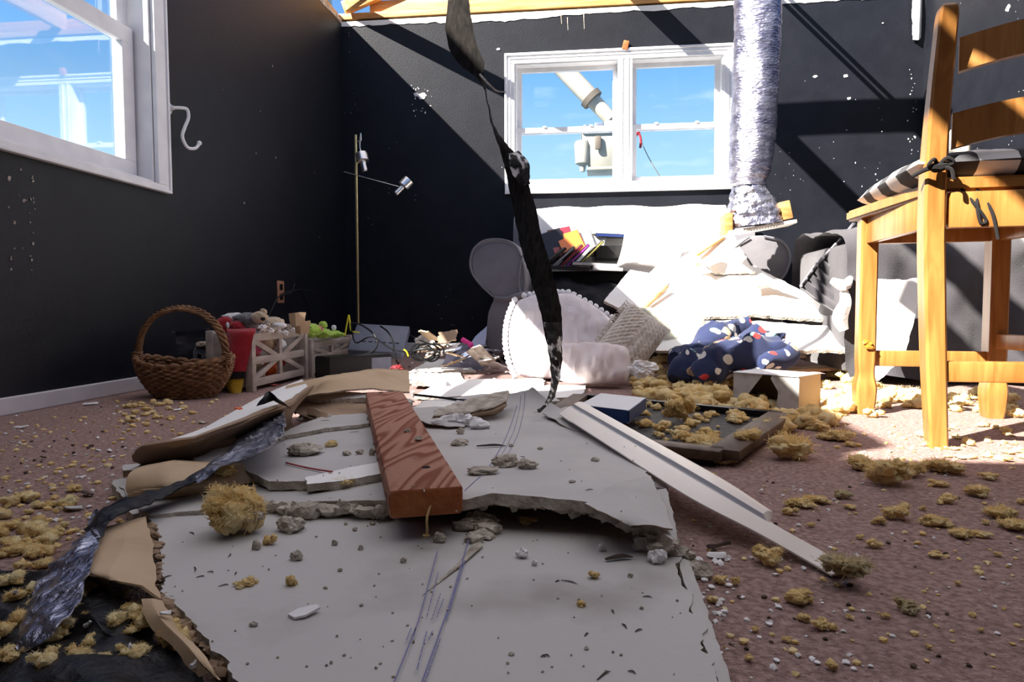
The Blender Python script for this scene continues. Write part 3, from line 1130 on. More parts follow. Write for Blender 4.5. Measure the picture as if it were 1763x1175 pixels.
lathe(bm, ac + V((0, 0, -.26)), [(.04, 0), (.055, .10), (.115, .13), (.135, .42), (.12, .48), (.06, .50)], 16)
mesh_obj('tool_bag', bm, TRUCKW, t)
bm = NB()
box(bm, bc + V((-.18, -.30, .30)), bc + V((-.03, -.15, .42)), .02)
box(bm, bc + V((-.36, -.28, .31)), bc + V((-.28, -.2, .40)), .02)
mesh_obj('control_lever', bm, SLATE, t)
bm = NB()
tube(bm, [far(1096, 222), far(1112, 262), far(1135, 302), far(1180, 372)], .007, 6, 4)
tube(bm, [far(1048, 190), far(1070, 195), far(1092, 215), far(1096, 232)], .010, 6, 4)
mesh_obj('hand_line', bm, TRUCKG, t)
bm = NB()
c = far(1096, 238)
tube(bm, [c + V((.08, 0, .17)), c + V((.02, 0, .1)), c + V((-.10, 0, -.08))], .03, 8, 3)
tube(bm, [c + V((.03, 0, .10)), c + V((.07, 0, -.02)), c + V((.06, 0, -.16))], .02, 8, 3)
mesh_obj('line_hook', bm, RED, t)

# ================================================================== silver duct
DY = 3.35
t_loc = AY(1305, 400, DY)
t = thing('flexible_duct', 'crumpled silver insulated duct hanging down in front of the back window', 'duct', t_loc)
k = DY / 1175
path = [(1306, -190, 37), (1305, -60, 37), (1304, 40, 37), (1302, 110, 36.5), (1299, 180, 36), (1296, 240, 35), (1292, 290, 33), (1288, 312, 29), (1290, 322, 27)]
bm = NB()
seg = 40
rings = []
pp = cat_pts([V((x, y, r)) for x, y, r in path], 14)
for j, p in enumerate(pp):
    c = AY(p.x, p.y, DY)
    ring = []
    for i in range(seg):
        a = 2 * PI * i / seg
        r_ = p.z * k * (1 + 0.010 * math.sin(c.z * 190 + 1.5 * math.sin(a)) + .10 * nz(V((math.cos(a), math.sin(a), c.z * 4)), 1.6, 2)
                        + .05 * nz(V((math.cos(a), math.sin(a), c.z * 14)), 3, 5))
        ring.append(bm.verts.new(c + V((math.cos(a) * r_, math.sin(a) * r_, 0))))
    rings.append(ring)
for A_, B_ in zip(rings, rings[1:]):
    for i in range(seg):
        bm.faces.new((A_[i], A_[(i + 1) % seg], B_[(i + 1) % seg], B_[i]))
mesh_obj('duct_sleeve', bm, DUCTM, t)
bm = NB()
ca, cb = AY(1289, 318, DY), AY(1302, 388, DY)
rings = []
for j in range(25):
    f = j / 24
    c = ca.lerp(cb, f)
    rx = (.072 + .052 * min(1, f * 1.6)) * (1 - .05 * f)
    ry = .072 + .03 * f
    ring = []
    for i in range(seg):
        a = 2 * PI * i / seg
        e = 1 - .35 * f
        cx_, sy_ = math.copysign(abs(math.cos(a)) ** e, math.cos(a)), math.copysign(abs(math.sin(a)) ** e, math.sin(a))
        w_ = 1 + .12 * nz(V((cx_, sy_, f * 3)), 3.1, 8) + .06 * nz(V((cx_, sy_, f * 6)), 7, 3)
        ring.append(bm.verts.new(c + V((cx_ * rx * w_, sy_ * ry * w_, (cx_ * .012 + .006 * sy_) * f))))
    rings.append(ring)
for A_, B_ in zip(rings, rings[1:]):
    for i in range(seg):
        bm.faces.new((A_[i], A_[(i + 1) % seg], B_[(i + 1) % seg], B_[i]))
mesh_obj('duct_boot', bm, FOIL, t)
rg = Matrix.Rotation(math.radians(-9), 3, 'Y')
c = AY(1306, 394, DY)
bm = NB()
box(bm, c - V((.155, .075, .008)), c + V((.155, .075, .008)), .003, rot=rg)
for i in range(16):
    x = -.13 + i * .0125
    box(bm, c + V((x, -.083, -.012)), c + V((x + .006, -.070, .006)), 0, rot=rg, piv=c)
mesh_obj('vent_register', bm, TRIMW, t)
for nm_, (x0, y0, x1, y1, ry) in {'l': (1243, 370, 1257, 405, .0), 'r': (1336, 350, 1356, 381, -.22)}.items():
    bm = NB()
    p, q = AY(x0, y1, DY), AY(x1, y0, DY)
    box(bm, (p.x, DY - .07, p.z), (q.x, DY + .07, q.z), .004, rot=Matrix.Rotation(ry, 3, 'Y'))
    mesh_obj('wood_block', bm, PINE, t)

# ================================================================== loveseat under the window
SY, SB = 3.60, BY - .05
t = thing('loveseat', 'grey slipcovered loveseat under the back window, buried in debris', 'sofa', V((AY(1085, 560, SY).x, 4.0, 0)))
sofa = t


def arm(pix, seed):
    bm = NB()
    pr = cat_pts([V((x, y, 0)) for x, y in pix], 3, True)
    secs = []
    for y, s in ((SY, .86), (SY + .012, .96), (SY + .05, 1.0), (SY + .3, 1.0), (SY + .6, .98), (SB, .96)):
        cx_ = sum(p.x for p in pr) / len(pr)
        cy_ = sum(p.y for p in pr) / len(pr)
        row = []
        for p in pr:
            q = AY(cx_ + (p.x - cx_) * s, cy_ + (p.y - cy_) * s, SY)
            q.x += (y - SY) * 0.0
            q.y = y
            q.x += .008 * nz(q, 7, seed)
            q.y += .006 * nz(q, 11, seed + 1)
            row.append(bm.verts.new(q))
        secs.append(row)
    m = len(pr)
    for A_, B_ in zip(secs, secs[1:]):
        for i in range(m):
            bm.faces.new((A_[i], A_[(i + 1) % m], B_[(i + 1) % m], B_[i]))
    bm.faces.new(secs[0])
    bm.faces.new(secs[-1])
    return bm


pl = [(808, 447), (815, 426), (835, 412), (865, 410), (890, 422), (903, 452), (907, 482), (904, 506), (905, 560), (899, 608), (868, 612), (838, 610), (835, 578), (840, 540), (849, 512), (826, 490), (811, 468)]
pr_ = [(1250, 445), (1258, 424), (1283, 409), (1315, 404), (1348, 412), (1364, 436), (1360, 462), (1345, 482), (1338, 500), (1350, 560), (1345, 610), (1305, 613), (1270, 610), (1266, 560), (1272, 505), (1256, 470)]
a1 = mesh_obj('arm', arm(pl, 1), GREY, t)
a2 = mesh_obj('arm', arm(pr_, 4), GREYL, t)
for a_, pts in ((a1, [(849, 511), (826, 489), (812, 468), (810, 447), (817, 427), (836, 414), (865, 413), (888, 424), (900, 452), (904, 482), (902, 504)]),
                (a2, [(1290, 408), (1262, 430), (1254, 455), (1270, 478), (1300, 484), (1340, 484), (1357, 462), (1360, 436), (1345, 415), (1315, 407)])):
    bm = NB()
    tube(bm, [AY(x, y, SY - .002) for x, y in pts], .006, 6, 5)
    mesh_obj('piping', bm, GREY, a_)
bm = NB()
xl, xr = AY(862, 500, SY).x, AY(1345, 500, SY).x
loft(bm, [[V((x, y, z)) for x in [xl + (xr - xl) * i / 24 for i in range(25)]] for y, z in
          ((SB - .28, .30), (SB - .30, .55), (SB - .27, .78), (SB - .20, .868), (SB - .10, .885), (SB - .02, .86), (SB - .005, .6), (SB - .005, .2))],
     40, 40, 0, 0, amp=.02, freq=4, seed=3)
mesh_obj('backrest', bm, GREY, t)
bm = NB()
xs0, xs1 = AY(900, 500, SY).x, AY(1268, 500, SY).x
box(bm, (xs0, SY + .06, .09), (xs1, SB - .25, .30), .02)
mesh_obj('base', bm, GREY, t)
bm = NB()
loft(bm, [[V((x, y, z - .02 * math.cos((x - xs0) / (xs1 - xs0) * 4 * PI))) for x in [xs0 + (xs1 - xs0) * i / 20 for i in range(21)]] for y, z in
          ((SY + .03, .14), (SY + .015, .25), (SY + .05, .34), (SY + .3, .37), (SB - .27, .37))], 40, 30, .02, 0, amp=.03, freq=6, seed=9, ms=0, down=(0, 1, -1))
mesh_obj('seat_cushion', bm, GREY, t)
bm = NB()
kn = AY(897, 507, SY - .02)
tube(bm, [AY(850, 512, SY - .012), AY(872, 514, SY - .016), kn, AY(915, 505, SY - .012)], [.006, .009, .014, .006], 8, 5)
tube(bm, [kn, AY(893, 480, SY - .012), AY(900, 440, SY - .006)], .005, 6, 4)
mesh_obj('tie', bm, GREY, t)
for x, y in ((xl + .03, SY + .06), (xr - .08, SY + .06), (xl + .03, SB - .08), (xr - .08, SB - .08)):
    bm = NB()
    lathe(bm, (x, y, 0), [(.018, 0), (.026, .06), (.026, .10)], 12)
    mesh_obj('leg', bm, BLACKPL, t)
bm = NB()
xa, xb = AY(909, 400, SB - .3).x, AY(1256, 400, SB - .3).x
N_ = 40
rows = []
for y, z, sag in ((SB - .325, .50, 0), (SB - .335, .62, .0), (SB - .305, .79, 0), (SB - .21, .905, .006), (SB - .10, .915, .006), (SB - .002, .90, .004)):
    rows.append([V((xa + (xb - xa) * i / N_, y, z - sag * .25 * math.cos(i * .7) + (.012 * nz(V((i * .1, 0, 0)), 2.0, 1) if z > .8 else 0))) for i in range(N_ + 1)])
loft(bm, rows, 60, 36, .012, .012, 12, .010, 6, 6, ms=0, down=(0, 1, -1))
o = mesh_obj('throw_blanket', bm, THROW)
tag(o, 'white throw spread over the sunlit back of the loveseat', 'blanket')

# black coat bunched on the seat
bm = NB()
loft(bm, [[AY(928, 472, 3.85), AY(985, 474, 3.9), AY(1040, 470, 3.95), AY(1075, 478, 3.95)],
          [AY(925, 490, 3.72), AY(980, 485, 3.76), AY(1035, 484, 3.78), AY(1075, 492, 3.8)],
          [AY(922, 515, 3.57), AY(975, 505, 3.60), AY(1025, 508, 3.59), AY(1065, 515, 3.6)],
          [AY(920, 545, 3.54), AY(975, 535, 3.55), AY(1030, 538, 3.55), AY(1062, 545, 3.56)]], 44, 30, .012, .01, 20, .03, 9, 3, ms=0, amp2=.012, freq2=24, down=(0, 1, -1))
M('black_coat_cloth', (0.010, 0.010, 0.012), (0.022, 0.022, 0.026), 10, 0.8, 0.4, 80, 0.1)
o = mesh_obj('coat', bm, MATS['black_coat_cloth'])
tag(o, 'crumpled black coat spread over the loveseat seat', 'coat')

# DVD cases piled on the seat
DC = [('black', (.015, .015, .017)), ('purple', (.35, .05, .35)), ('grey', (.35, .35, .36)), ('olive', (.30, .28, .08)), ('dark red', (.25, .02, .04)), ('white', (.75, .75, .75)), ('orange', (.70, .16, .03)), ('navy', (.02, .04, .16))]
for nm_, c in DC:
    M('case_' + nm_.replace(' ', '_'), c, rough=.3, spec=.5)
M('case_page', (.65, .64, .62), rough=.5)


def case(c, rot, size, col, lab, name='disc_case', cat='disc case', group='disc cases piled on the loveseat'):
    t = thing(name, lab, cat, V(c), group)
    w, h, d = size
    bm = NB()
    box(bm, V(c) - V((w / 2, d / 2, h / 2)), V(c) + V((w / 2, d / 2, h / 2)), .002, rot=rot, piv=c)
    mesh_obj('shell', bm, MATS['case_black'] if col != 'white' else MATS['case_page'], t)
    bm = NB()
    box(bm, V(c) + V((-w / 2 + .004, -d / 2 - .0008, -h / 2 + .004)), V(c) + V((w / 2 - .004, -d / 2 + .0004, h / 2 - .004)), 0, rot=rot, piv=c)
    box(bm, V(c) + V((w / 2 - .0004, -d / 2 + .002, -h / 2 + .004)), V(c) + V((w / 2 + .0008, d / 2 - .002, h / 2 - .004)), 0, rot=rot, piv=c)
    mesh_obj('cover_sleeve', bm, MATS['case_' + col.replace(' ', '_')], t)
    return t


def rxyz(x, y, z):
    return (Matrix.Rotation(z, 3, 'Z') @ Matrix.Rotation(y, 3, 'Y') @ Matrix.Rotation(x, 3, 'X'))


DVD = [(955, 424, 3.98, (-.3, -.35, .25), 'black', 'black disc case standing at the left end of the pile'),
       (968, 417, 4.00, (-.5, -.2, .2), 'dark red', 'dark red disc case leaning back behind the black one'),
       (984, 421, 3.97, (-.7, -.3, .15), 'orange', 'disc case with an orange cover near the left of the pile'),
       (1002, 417, 4.00, (-.8, -.2, .1), 'grey', 'grey disc case lying back open on the pile'),
       (1020, 420, 4.02, (-.7, .1, -.1), 'white', 'white disc case leaning on the grey one'),
       (952, 444, 3.86, (0.1, .9, .25), 'black', 'lower black disc case tipped over on its spine'),
       (968, 443, 3.86, (0.1, .85, .2), 'grey', 'grey disc case tipped on its spine in the front row'),
       (982, 441, 3.85, (0.1, .8, .2), 'dark red', 'dark red disc case tipped on its spine in the front row'),
       (994, 440, 3.85, (0.1, .8, .15), 'purple', 'purple disc case tipped on its spine in the front row'),
       (1003, 440, 3.85, (0.1, .75, .15), 'white', 'white disc case between the purple and the olive ones'),
       (1018, 434, 3.86, (0.1, .8, .15), 'olive', 'olive disc case leaning at the right of the front row')]
for px, py, y, r_, col, lab in DVD:
    case(AY(px, py, y), rxyz(*r_), (.135, .19, .015) if py < 430 else (.016, .17, .13), col, lab)
c = AY(1048, 437, 3.98)
case(c, rxyz(0, 0, .1), (.17, .075, .24), 'black', 'thick black boxed set standing behind the olive case', 'box_set', 'box set')
for px, py, y, col, lab, w in ((1030, 456, 3.80, 'grey', 'grey flat case lying on the front right of the pile', .30), (972, 462, 3.80, 'black', 'black flat case at the bottom of the pile, left', .26),
                               (1044, 463, 3.79, 'white', 'cream flat case at the bottom of the pile, right', .16), (1052, 407, 4.1, 'navy', 'navy flat case on the top row at the back', .20),
                               (1040, 402, 4.12, 'white', 'white flat case topmost at the back of the pile', .15)):
    case(AY(px, py, y), rxyz(.05, .05, .1), (w, .022, .17), col, lab)
bm = NB()
pa, pb = AY(935, 470, 3.80), AY(1078, 448, 4.12)
box(bm, (pa.x, 3.80, pa.z - .10), (pb.x, 4.10, pa.z + .008), .01)
o = mesh_obj('media_rack', bm, BLACKPL)
tag(o, 'black media rack under the pile of disc cases', 'rack')

# white curved cushion and drywall heap
bm = NB()
pillow(bm, AY(1122, 436, 3.78), .36, .24, .14, Matrix((V((.93, .15, -.20)), V((.2, .4, .9)), V((.1, -.9, .4)))).transposed(), 3, wr=.01)
o = mesh_obj('bed_pillow', bm, THROW)
tag(o, 'white bed pillow slumped on the loveseat right of the disc cases', 'pillow')


def sheet(name, lab, cat, rows, th=.013, rag=.006, nu=50, nv=30, amp=.003, freq=6, seed=1, mats=None, group=None, smooth=True, ms=1, mb=2, ragf=30, down=(0, 0, -1)):
    bm = NB()
    loft(bm, rows, nu, nv, th, rag, ragf, amp, freq, seed, smooth, ms=ms, mt=0, mb=mb, down=down)
    o = mesh_obj(name, bm, mats or [WHITEDRY, GYP, PAPER])
    tag(o, lab, cat, group)
    return o


sheet('drywall_sheet', 'large white drywall sheet sloping off the loveseat in full sun', 'drywall',
      [[AY(1150, 440, 3.86), AY(1215, 430, 3.86), AY(1268, 436, 3.80)], [AY(1120, 470, 3.60), AY(1215, 460, 3.60), AY(1320, 470, 3.50)],
       [AY(1110, 505, 3.40), AY(1240, 505, 3.36), AY(1392, 508, 3.28)], [AY(1098, 541, 3.20), AY(1200, 545, 3.14), AY(1300, 541, 3.1), AY(1443, 551, 3.04)]], .014, .010, seed=3, amp=.012, freq=3)
sheet('drywall_sheet', 'white drywall sheet with a clean edge left of the big sloping sheet', 'drywall',
      [[AY(1085, 465, 3.64), AY(1160, 478, 3.56)], [AY(1062, 492, 3.45), AY(1140, 500, 3.37)], [AY(1040, 518, 3.30), AY(1096, 546, 3.20)]], .014, .003, seed=5, nu=30)
sheet('drywall_sheet', 'white drywall sheet lying below the big sloping one behind the blanket', 'drywall',
      [[AY(1130, 552, 3.10), AY(1280, 553, 3.02), AY(1450, 562, 2.98)], [AY(1110, 575, 2.98), AY(1280, 580, 2.92), AY(1455, 585, 2.90)], [AY(1130, 606, 2.84), AY(1280, 606, 2.80), AY(1460, 602, 2.78)]], .014, .008, seed=7, amp=.006)
sheet('drywall_sheet', 'white drywall strip bridging the loveseat arm under the duct', 'drywall',
      [[AY(1195, 405, 3.72), AY(1260, 395, 3.70)], [AY(1195, 432, 3.62), AY(1275, 425, 3.60)], [AY(1230, 470, 3.5), AY(1300, 468, 3.46)]], .014, .010, seed=9, nu=24)
sheet('paper_curl', 'tan curl of drywall paper lying on the sunlit sheet', 'paper scrap',
      [[AY(1195, 462, 3.50), AY(1230, 440, 3.52)], [AY(1200, 452, 3.46), AY(1234, 432, 3.48)], [AY(1210, 458, 3.42), AY(1230, 446, 3.44)]], .002, .004, mats=[TAN, TAN, TAN], nu=16, nv=12)
sheet('drywall_chunk', 'broken drywall corner by the right arm of the loveseat', 'drywall',
      [[AY(1295, 478, 3.32), AY(1312, 470, 3.34), AY(1345, 490, 3.30)], [AY(1300, 495, 3.26), AY(1325, 490, 3.26), AY(1370, 505, 3.22)]], .014, .008, seed=13, nu=20, nv=8)
bm = NB()
pa, pb = AY(1096, 545, 3.17), AY(1148, 493, 3.36)
beam(bm, pa, pb, .02, .012, bev=.002)
o = mesh_obj('wood_lath', bm, PINE)
tag(o, 'thin tan lath lying along the edge between two white sheets', 'lath')
bm = NB()
beam(bm, AY(1200, 440, 3.55), AY(1247, 408, 3.66), .02, .010, bev=.002)
o = mesh_obj('wood_lath', bm, PINE)
tag(o, 'thin tan lath leaning on the heap below the duct', 'lath')

# ================================================================== grey armchair at the right, behind the wooden chair
t = thing('armchair', 'grey slipcovered armchair behind the wooden chair, its cover slipping off', 'armchair', V((1.55, 3.0, 0)))
bm = NB()
x0 = AY(1452, 450, 2.80).x
zt = AY(1600, 392, 2.80).z
rows = []
for y, z in ((2.74, .03), (2.735, .25), (2.74, .48), (2.78, zt - .04), (2.86, zt), (3.10, zt + .01), (3.30, zt + .02), (3.46, zt - .05), (3.48, .05)):
    rows.append([V((x0 + (RX - .05 - x0) * i / 30, y + .02 * math.sin(i * .9 + z * 3), z + .012 * math.sin(i * .5))) for i in range(31)])
loft(bm, rows, 70, 60, 0, 0, amp=.035, freq=5, amp2=.012, freq2=15, seed=4)
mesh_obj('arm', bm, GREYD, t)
bm = NB()
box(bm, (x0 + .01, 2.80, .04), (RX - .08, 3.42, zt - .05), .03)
mesh_obj('base', bm, GREYD, t)
bm = NB()
e1 = [AY(x, y, 3.02) for x, y in ((1468, 388), (1448, 412), (1425, 436), (1400, 462), (1376, 496))]
e2 = [AY(x, y, 2.92) for x, y in ((1500, 430), (1482, 460), (1462, 490), (1440, 515), (1425, 535))]
e3 = [AY(x, y, 2.86) for x, y in ((1530, 480), (1515, 520), (1500, 545), (1480, 556), (1465, 560))]
def ruff(a, m):
    q = resample(a, 40)
    return [p + V((0, -1, .4)) * m * math.sin(i * 1.45) for i, p in enumerate(q)]
loft(bm, [ruff(e1, .016), ruff(e2, .010), ruff(e3, .006)], 80, 20, .004, 0, amp=.012, freq=8, seed=2, ms=0)
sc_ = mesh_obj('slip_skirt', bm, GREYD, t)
bm = NB()
tube(bm, [p + V((0, -.012, .004)) for p in ruff(e1, .012)], .007, 6, 2)
mesh_obj('gathered_hem', bm, GREY, sc_)
sheet('drywall_sheet', 'white drywall piece propped on the armchair between the chair legs', 'drywall',
      [[AY(1496, 482, 2.62), AY(1582, 480, 2.64)], [AY(1496, 540, 2.58), AY(1578, 535, 2.58)], [AY(1496, 592, 2.50), AY(1535, 598, 2.50), AY(1556, 608, 2.50)], [AY(1492, 654, 2.45), AY(1514, 655, 2.45)]], .012, .006, seed=21, nu=24, down=(0, 1, 0))
bm = NB()
c = AY(1450, 492, 2.74)
tube(bm, [c + V((-.04, 0, .02)), c + V((0, -.02, .0)), c + V((.03, 0, .03))], [.012, .022, .010], 8, 5)
tube(bm, [c, c + V((.01, -.01, -.06)), c + V((-.005, 0, -.12)), c + V((.01, 0, -.17))], [.012, .022, .03, .018], 8, 6)
o = mesh_obj('rag', bm, THROW)
tag(o, 'knotted white and grey rag hanging on the left end of the armchair', 'rag')

# ================================================================== wooden chair
PA = G(1612, 770)
FL = G(1487, 712)
FR = G(1708, 719)
ux = (FR - FL).normalized()
uy = V((-ux.y, ux.x, 0))
PB = PA + ux * ((FR - FL).length * 1.16) + uy * .015
t = thing('dining_chair', 'tall golden oak ladder back chair standing at the right', 'chair', (PA + FR) / 2)
chair = t


def zat(px, py, p):
    return AY(px, py, p.y).z


bm = NB()
def at(px, py, y):
    return AY(px, py, y)
ya = PA.y
ptsA = [PA, at(1607, 640, ya + .004), at(1604, 500, ya + .012), at(1603, 400, ya + .014), at(1606, 300, ya + .010), at(1614, 190, ya - .012), at(1625, 80, ya - .045), at(1631, 22, ya - .062), at(1632, 9, ya - .065)]
wA = [(.036, .044), (.040, .050), (.042, .054), (.042, .054), (.042, .050), (.040, .042), (.037, .036), (.034, .034), (.022, .022)]
post(bm, ptsA, wA, ux, uy, .12, 4)
mesh_obj('leg', bm, OAK, t)
off = PB - PA
bm = NB()
post(bm, [p + off for p in ptsA], wA, ux, uy, .12, 4)
mesh_obj('leg', bm, OAK, t)
zs = AY(1457, 361, FL.y + .02).z
for p, nm_ in ((FL, 'l'), (FR, 'r')):
    bm = NB()
    hts = [0, .03, .075, .115, .16, .30, .45, zs - .03]
    ww = [.052, .060, .066, .052, .056, .056, .056, .056]
    post(bm, [p + V((0, 0, z)) for z in hts], [(w * .80, w) for w in ww], ux, uy, .10, 4)
    mesh_obj('leg', bm, OAK, t)
bm = NB()
c1, c2, c3, c4 = FL + ux * -.045 + uy * .06, FR + ux * .045 + uy * .06, PB + ux * .01 + uy * -.005, PA + ux * -.005 + uy * -.005
poly = [V((c.x, c.y, zs)) for c in (c1, c2, c3, c4)]
poly_prism(bm, poly, (0, 0, 1), .030, 0, 0, 0)
bmesh.ops.bevel(bm, geom=list(bm.edges), offset=.006, segments=2, affect='EDGES')
mesh_obj('seat', bm, OAK, t)
bm = NB()
za = zs - .030 - .035
beam(bm, V((FL.x, FL.y, za)) + uy * -.01, V((PA.x, PA.y, za)) + uy * .02, .022, .070, bev=.002)
mesh_obj('apron', bm, OAK, t)
bm = NB()
beam(bm, V((FR.x, FR.y, za)) + uy * -.01, V((PB.x, PB.y, za)) + uy * .02, .022, .070, bev=.002)
mesh_obj('apron', bm, OAK, t)
bm = NB()
beam(bm, V((FL.x, FL.y, za)), V((FR.x, FR.y, za)), .022, .070, bev=.002)
mesh_obj('apron', bm, OAK, t)
bm = NB()
beam(bm, V((PA.x, PA.y, za - .005)) + ux * .01, V((PB.x, PB.y, za - .005)) - ux * .01, .022, .075, bev=.002)
mesh_obj('apron', bm, OAK, t)
for (y0, y1, yy, bow) in ((74, 131, -.028, .035), (196, 256, -.002, .030)):
    bm = NB()
    zt_, zb_ = zat(1640, y0, PA), zat(1640, y1, PA)
    rows = []
    for s in (0, 1):
        row = []
        for i in range(21):
            f = i / 20
            p = PA.lerp(PB, f) + uy * (yy - bow * math.sin(PI * f)) + ux * (.012 * (1 - 2 * f))
            arch = .018 * math.sin(PI * f)
            row.append(V((p.x, p.y, (zt_ + arch * 1.2) if s else (zb_ + arch * 1.3))))
        rows.append(row)
    loft(bm, rows, 30, 6, .020, 0, ms=0, smooth=False)
    mesh_obj('back_slat', bm, OAK, t)
zst = zat(1700, 640, PA)
bm = NB()
beam(bm, V((PA.x, PA.y, zst)) + ux * .012, V((PB.x, PB.y, zst)) - ux * .012, .026, .044, bev=.004)
mesh_obj('stretcher', bm, OAK, t)
zst = zat(1550, 617, FL)
bm = NB()
beam(bm, V((FL.x, FL.y, zst)) + ux * .018, V((FR.x, FR.y, zst)) - ux * .018, .022, .044, bev=.004)
mesh_obj('stretcher', bm, OAK, t)
zst = zat(1740, 587, FR)
bm = NB()
beam(bm, V((FR.x, FR.y, zst)) - uy * .018, V((PB.x, PB.y, zst)) + uy * .018, .022, .040, bev=.004)
mesh_obj('stretcher', bm, OAK, t)
bm = NB()
p = AY(1496, 589, FL.y - .033)
for k in range(5):
    blob(bm, p + V((random.uniform(-.009, .012), 0, random.uniform(-.018, .018))), (.008, .004, .006), .5, 6, 2, k)
o = mesh_obj('dried_glue', bm, YELC, None)
o.data.materials[0] = M('amber_glue', (0.42, 0.20, 0.03), rough=.3)
o.parent = t
o.location = o.location - V(t.location)
o['kind'] = 'stuff'
# seat cushion with a two way check
bm = NB()
sc0 = (c1 + c2 + c3 + c4) / 4
sd = (c1 + c2 - c3 - c4).length / 2
sw = (c2 - c1).length
cr = Matrix((ux, uy, V((0, 0, 1)))).transposed()
pillow(bm, V((sc0.x, sc0.y, zs + .030)) + uy * .0, sw * 1.06, sd * 1.06, .086, cr, 5, 34, .003, .02, .15)
uvl = bm.loops.layers.uv.new('UVMap')
for f in bm.faces:
    for lp in f.loops:
        q = cr.transposed() @ (lp.vert.co - sc0)
        lp[uvl].uv = (q.x, q.y)
o = mesh_obj('seat_cushion', bm, CHECK)
tag(o, 'black and white checked cushion tied on the oak chair seat', 'cushion')
cush = o
bm = NB()
tp = AY(1614, 288, PA.y - .035)
tube(bm, [tp + V((-.035, .03, -.012)), tp + V((-.018, -.002, -.002)), tp, tp + V((.02, .0, .004)), tp + V((.035, .03, .008))], [.004, .006, .012, .007, .004], 8, 6)
tube(bm, [tp, tp + V((-.012, -.012, .014)), tp + V((-.022, -.01, .002)), tp], .004, 6, 6)
tube(bm, [tp, tp + V((.012, -.012, .016)), tp + V((.026, -.01, .006)), tp], .004, 6, 6)
tube(bm, [tp, tp + V((.02, -.012, -.006)), tp + V((.026, -.012, -.028))], .004, 6, 6)
mesh_obj('cushion_tie', bm, BLACKF, cush)
bm = NB()
tq = AY(1690, 338, PA.y - .02)
tube(bm, [tq + V((-.03, .02, .02)), tq + V((-.01, 0, -.02)), tq + V((.01, 0, -.05)), tq + V((.0, 0, -.055)), tq + V((-.008, 0, -.02)), tq + V((.0, .02, .02))], .0035, 6, 6)
tube(bm, [tq + V((.0, .02, .02)), tq + V((.02, 0, -.03)), tq + V((.035, .0, -.09))], .0035, 6, 6)
mesh_obj('cushion_tie', bm, BLACKF, cush)
bm = NB()
cc = AY(1652, 268, 1.82)
zc = zs + .069
lathe(bm, (cc.x, cc.y, zc), [(.021, 0), (.0225, .004), (.0225, .088), (.0205, .092), (.004, .086)], 24)
cd_ = mesh_obj('pillar_candle', bm, CREAM)
tag(cd_, 'cream pillar candle standing on the checked cushion', 'candle')
bm = NB()
tube(bm, [(cc.x, cc.y, zc + .08), (cc.x + .002, cc.y, zc + .098)], .0012, 5)
mesh_obj('wick', bm, BLACKF, cd_)

# ================================================================== pillows and blanket on the floor
def basis(x, y):
    x, y = V(x).normalized(), V(y)
    z = x.cross(y).normalized()
    y = z.cross(x)
    return Matrix((x, y, z)).transposed()


pc = AY(972, 583, 2.86)
pr = basis((1, .18, -.05), (.06, .42, .9))
t = thing('pompom_pillow', 'large pale pillow trimmed with white pompoms leaning before the loveseat', 'pillow', V((pc.x, pc.y, 0)))
bm = NB()
pillow(bm, pc, .47, .40, .20, pr, 2, 40, .014, .0, .62)
for v in bm.verts:                                     # the soft right shoulder slumps
    q = pr.transposed() @ (v.co - pc)
    v.co.z -= max(0, q.x - .02) * .30 * max(0, q.y + .05) / .19
    v.co.z = max(v.co.z, .012)
mesh_obj('pillow_body', bm, PILLOW2, t)
rim = []
for i in range(36):
    f = i / 35
    if f < .5:
        u, v_ = -1, -1 + 4 * f
    else:
        u, v_ = -1 + 4 * (f - .5), 1
    q = pc + pr @ V((.239 * u * math.sqrt(1 - .31 * v_ * v_), .204 * v_ * math.sqrt(1 - .31 * u * u), 0))
    lq = pr.transposed() @ (q - pc)
    q.z -= max(0, lq.x - .02) * .30 * max(0, lq.y + .05) / .19
    if q.z < .02 or (i > 17 and i < 19):
        continue
    rim.append(q)
for q in rim[::1]:
    bm = NB()
    blob(bm, q + (q - pc).normalized() * .010, .0130, .12, 8, 2, q.x * 40, .15)
    mesh_obj('pompom', bm, POM, t)

bm = NB()
c = AY(1020, 627, 2.58)
pillow(bm, c, .29, .165, .13, basis((1, -.06, -.02), (0, .5, .85)), 8, 36, .018, .05, .5)
for v in bm.verts:
    v.co.z = max(v.co.z, .016)
o = mesh_obj('throw_pillow', bm, PILLOW)
tag(o, 'small blush pink pillow lying in front of the pompom pillow', 'pillow')

c = AY(1087, 587, 2.72)
kr = basis((.80, -.15, -.55), (.50, .42, .72))
t = thing('knit_pillow', 'cream chunky knit pillow with a chevron pattern and fringe', 'pillow', V((c.x, c.y, 0)))
bm = NB()
pillow(bm, c, .20, .27, .12, kr, 4, 72, .010, .06)
for v in bm.verts:
    q = kr.transposed() @ (v.co - c)
    s_ = math.sin((q.y * 1.0 + abs(q.x) * .9) * 300)
    e = (1 - (2 * q.x / .2) ** 4) * (1 - (2 * q.y / .27) ** 4)
    v.co += kr @ V((0, 0, math.copysign(1, q.z))) * .0035 * s_ * max(0, min(1, e * 3)) * (.7 + .3 * math.sin(q.x * 420))
    v.co.z = max(v.co.z, .014)
mesh_obj('pillow_body', bm, KNIT, t)
bm = NB()
rnd = random.Random(4)
for i in range(46):
    q = c + kr @ V((-.098, -.12 + .245 * i / 45, 0))
    tube(bm, [q, q + kr @ V((-.012, rnd.uniform(-.01, .01), rnd.uniform(-.004, .012))), q + kr @ V((-.020, rnd.uniform(-.014, .014), rnd.uniform(-.01, .006)))], [.0022, .0020, .0012], 5, 3)
f_ = mesh_obj('fringe', bm, KNIT, t)
f_['kind'] = 'stuff'

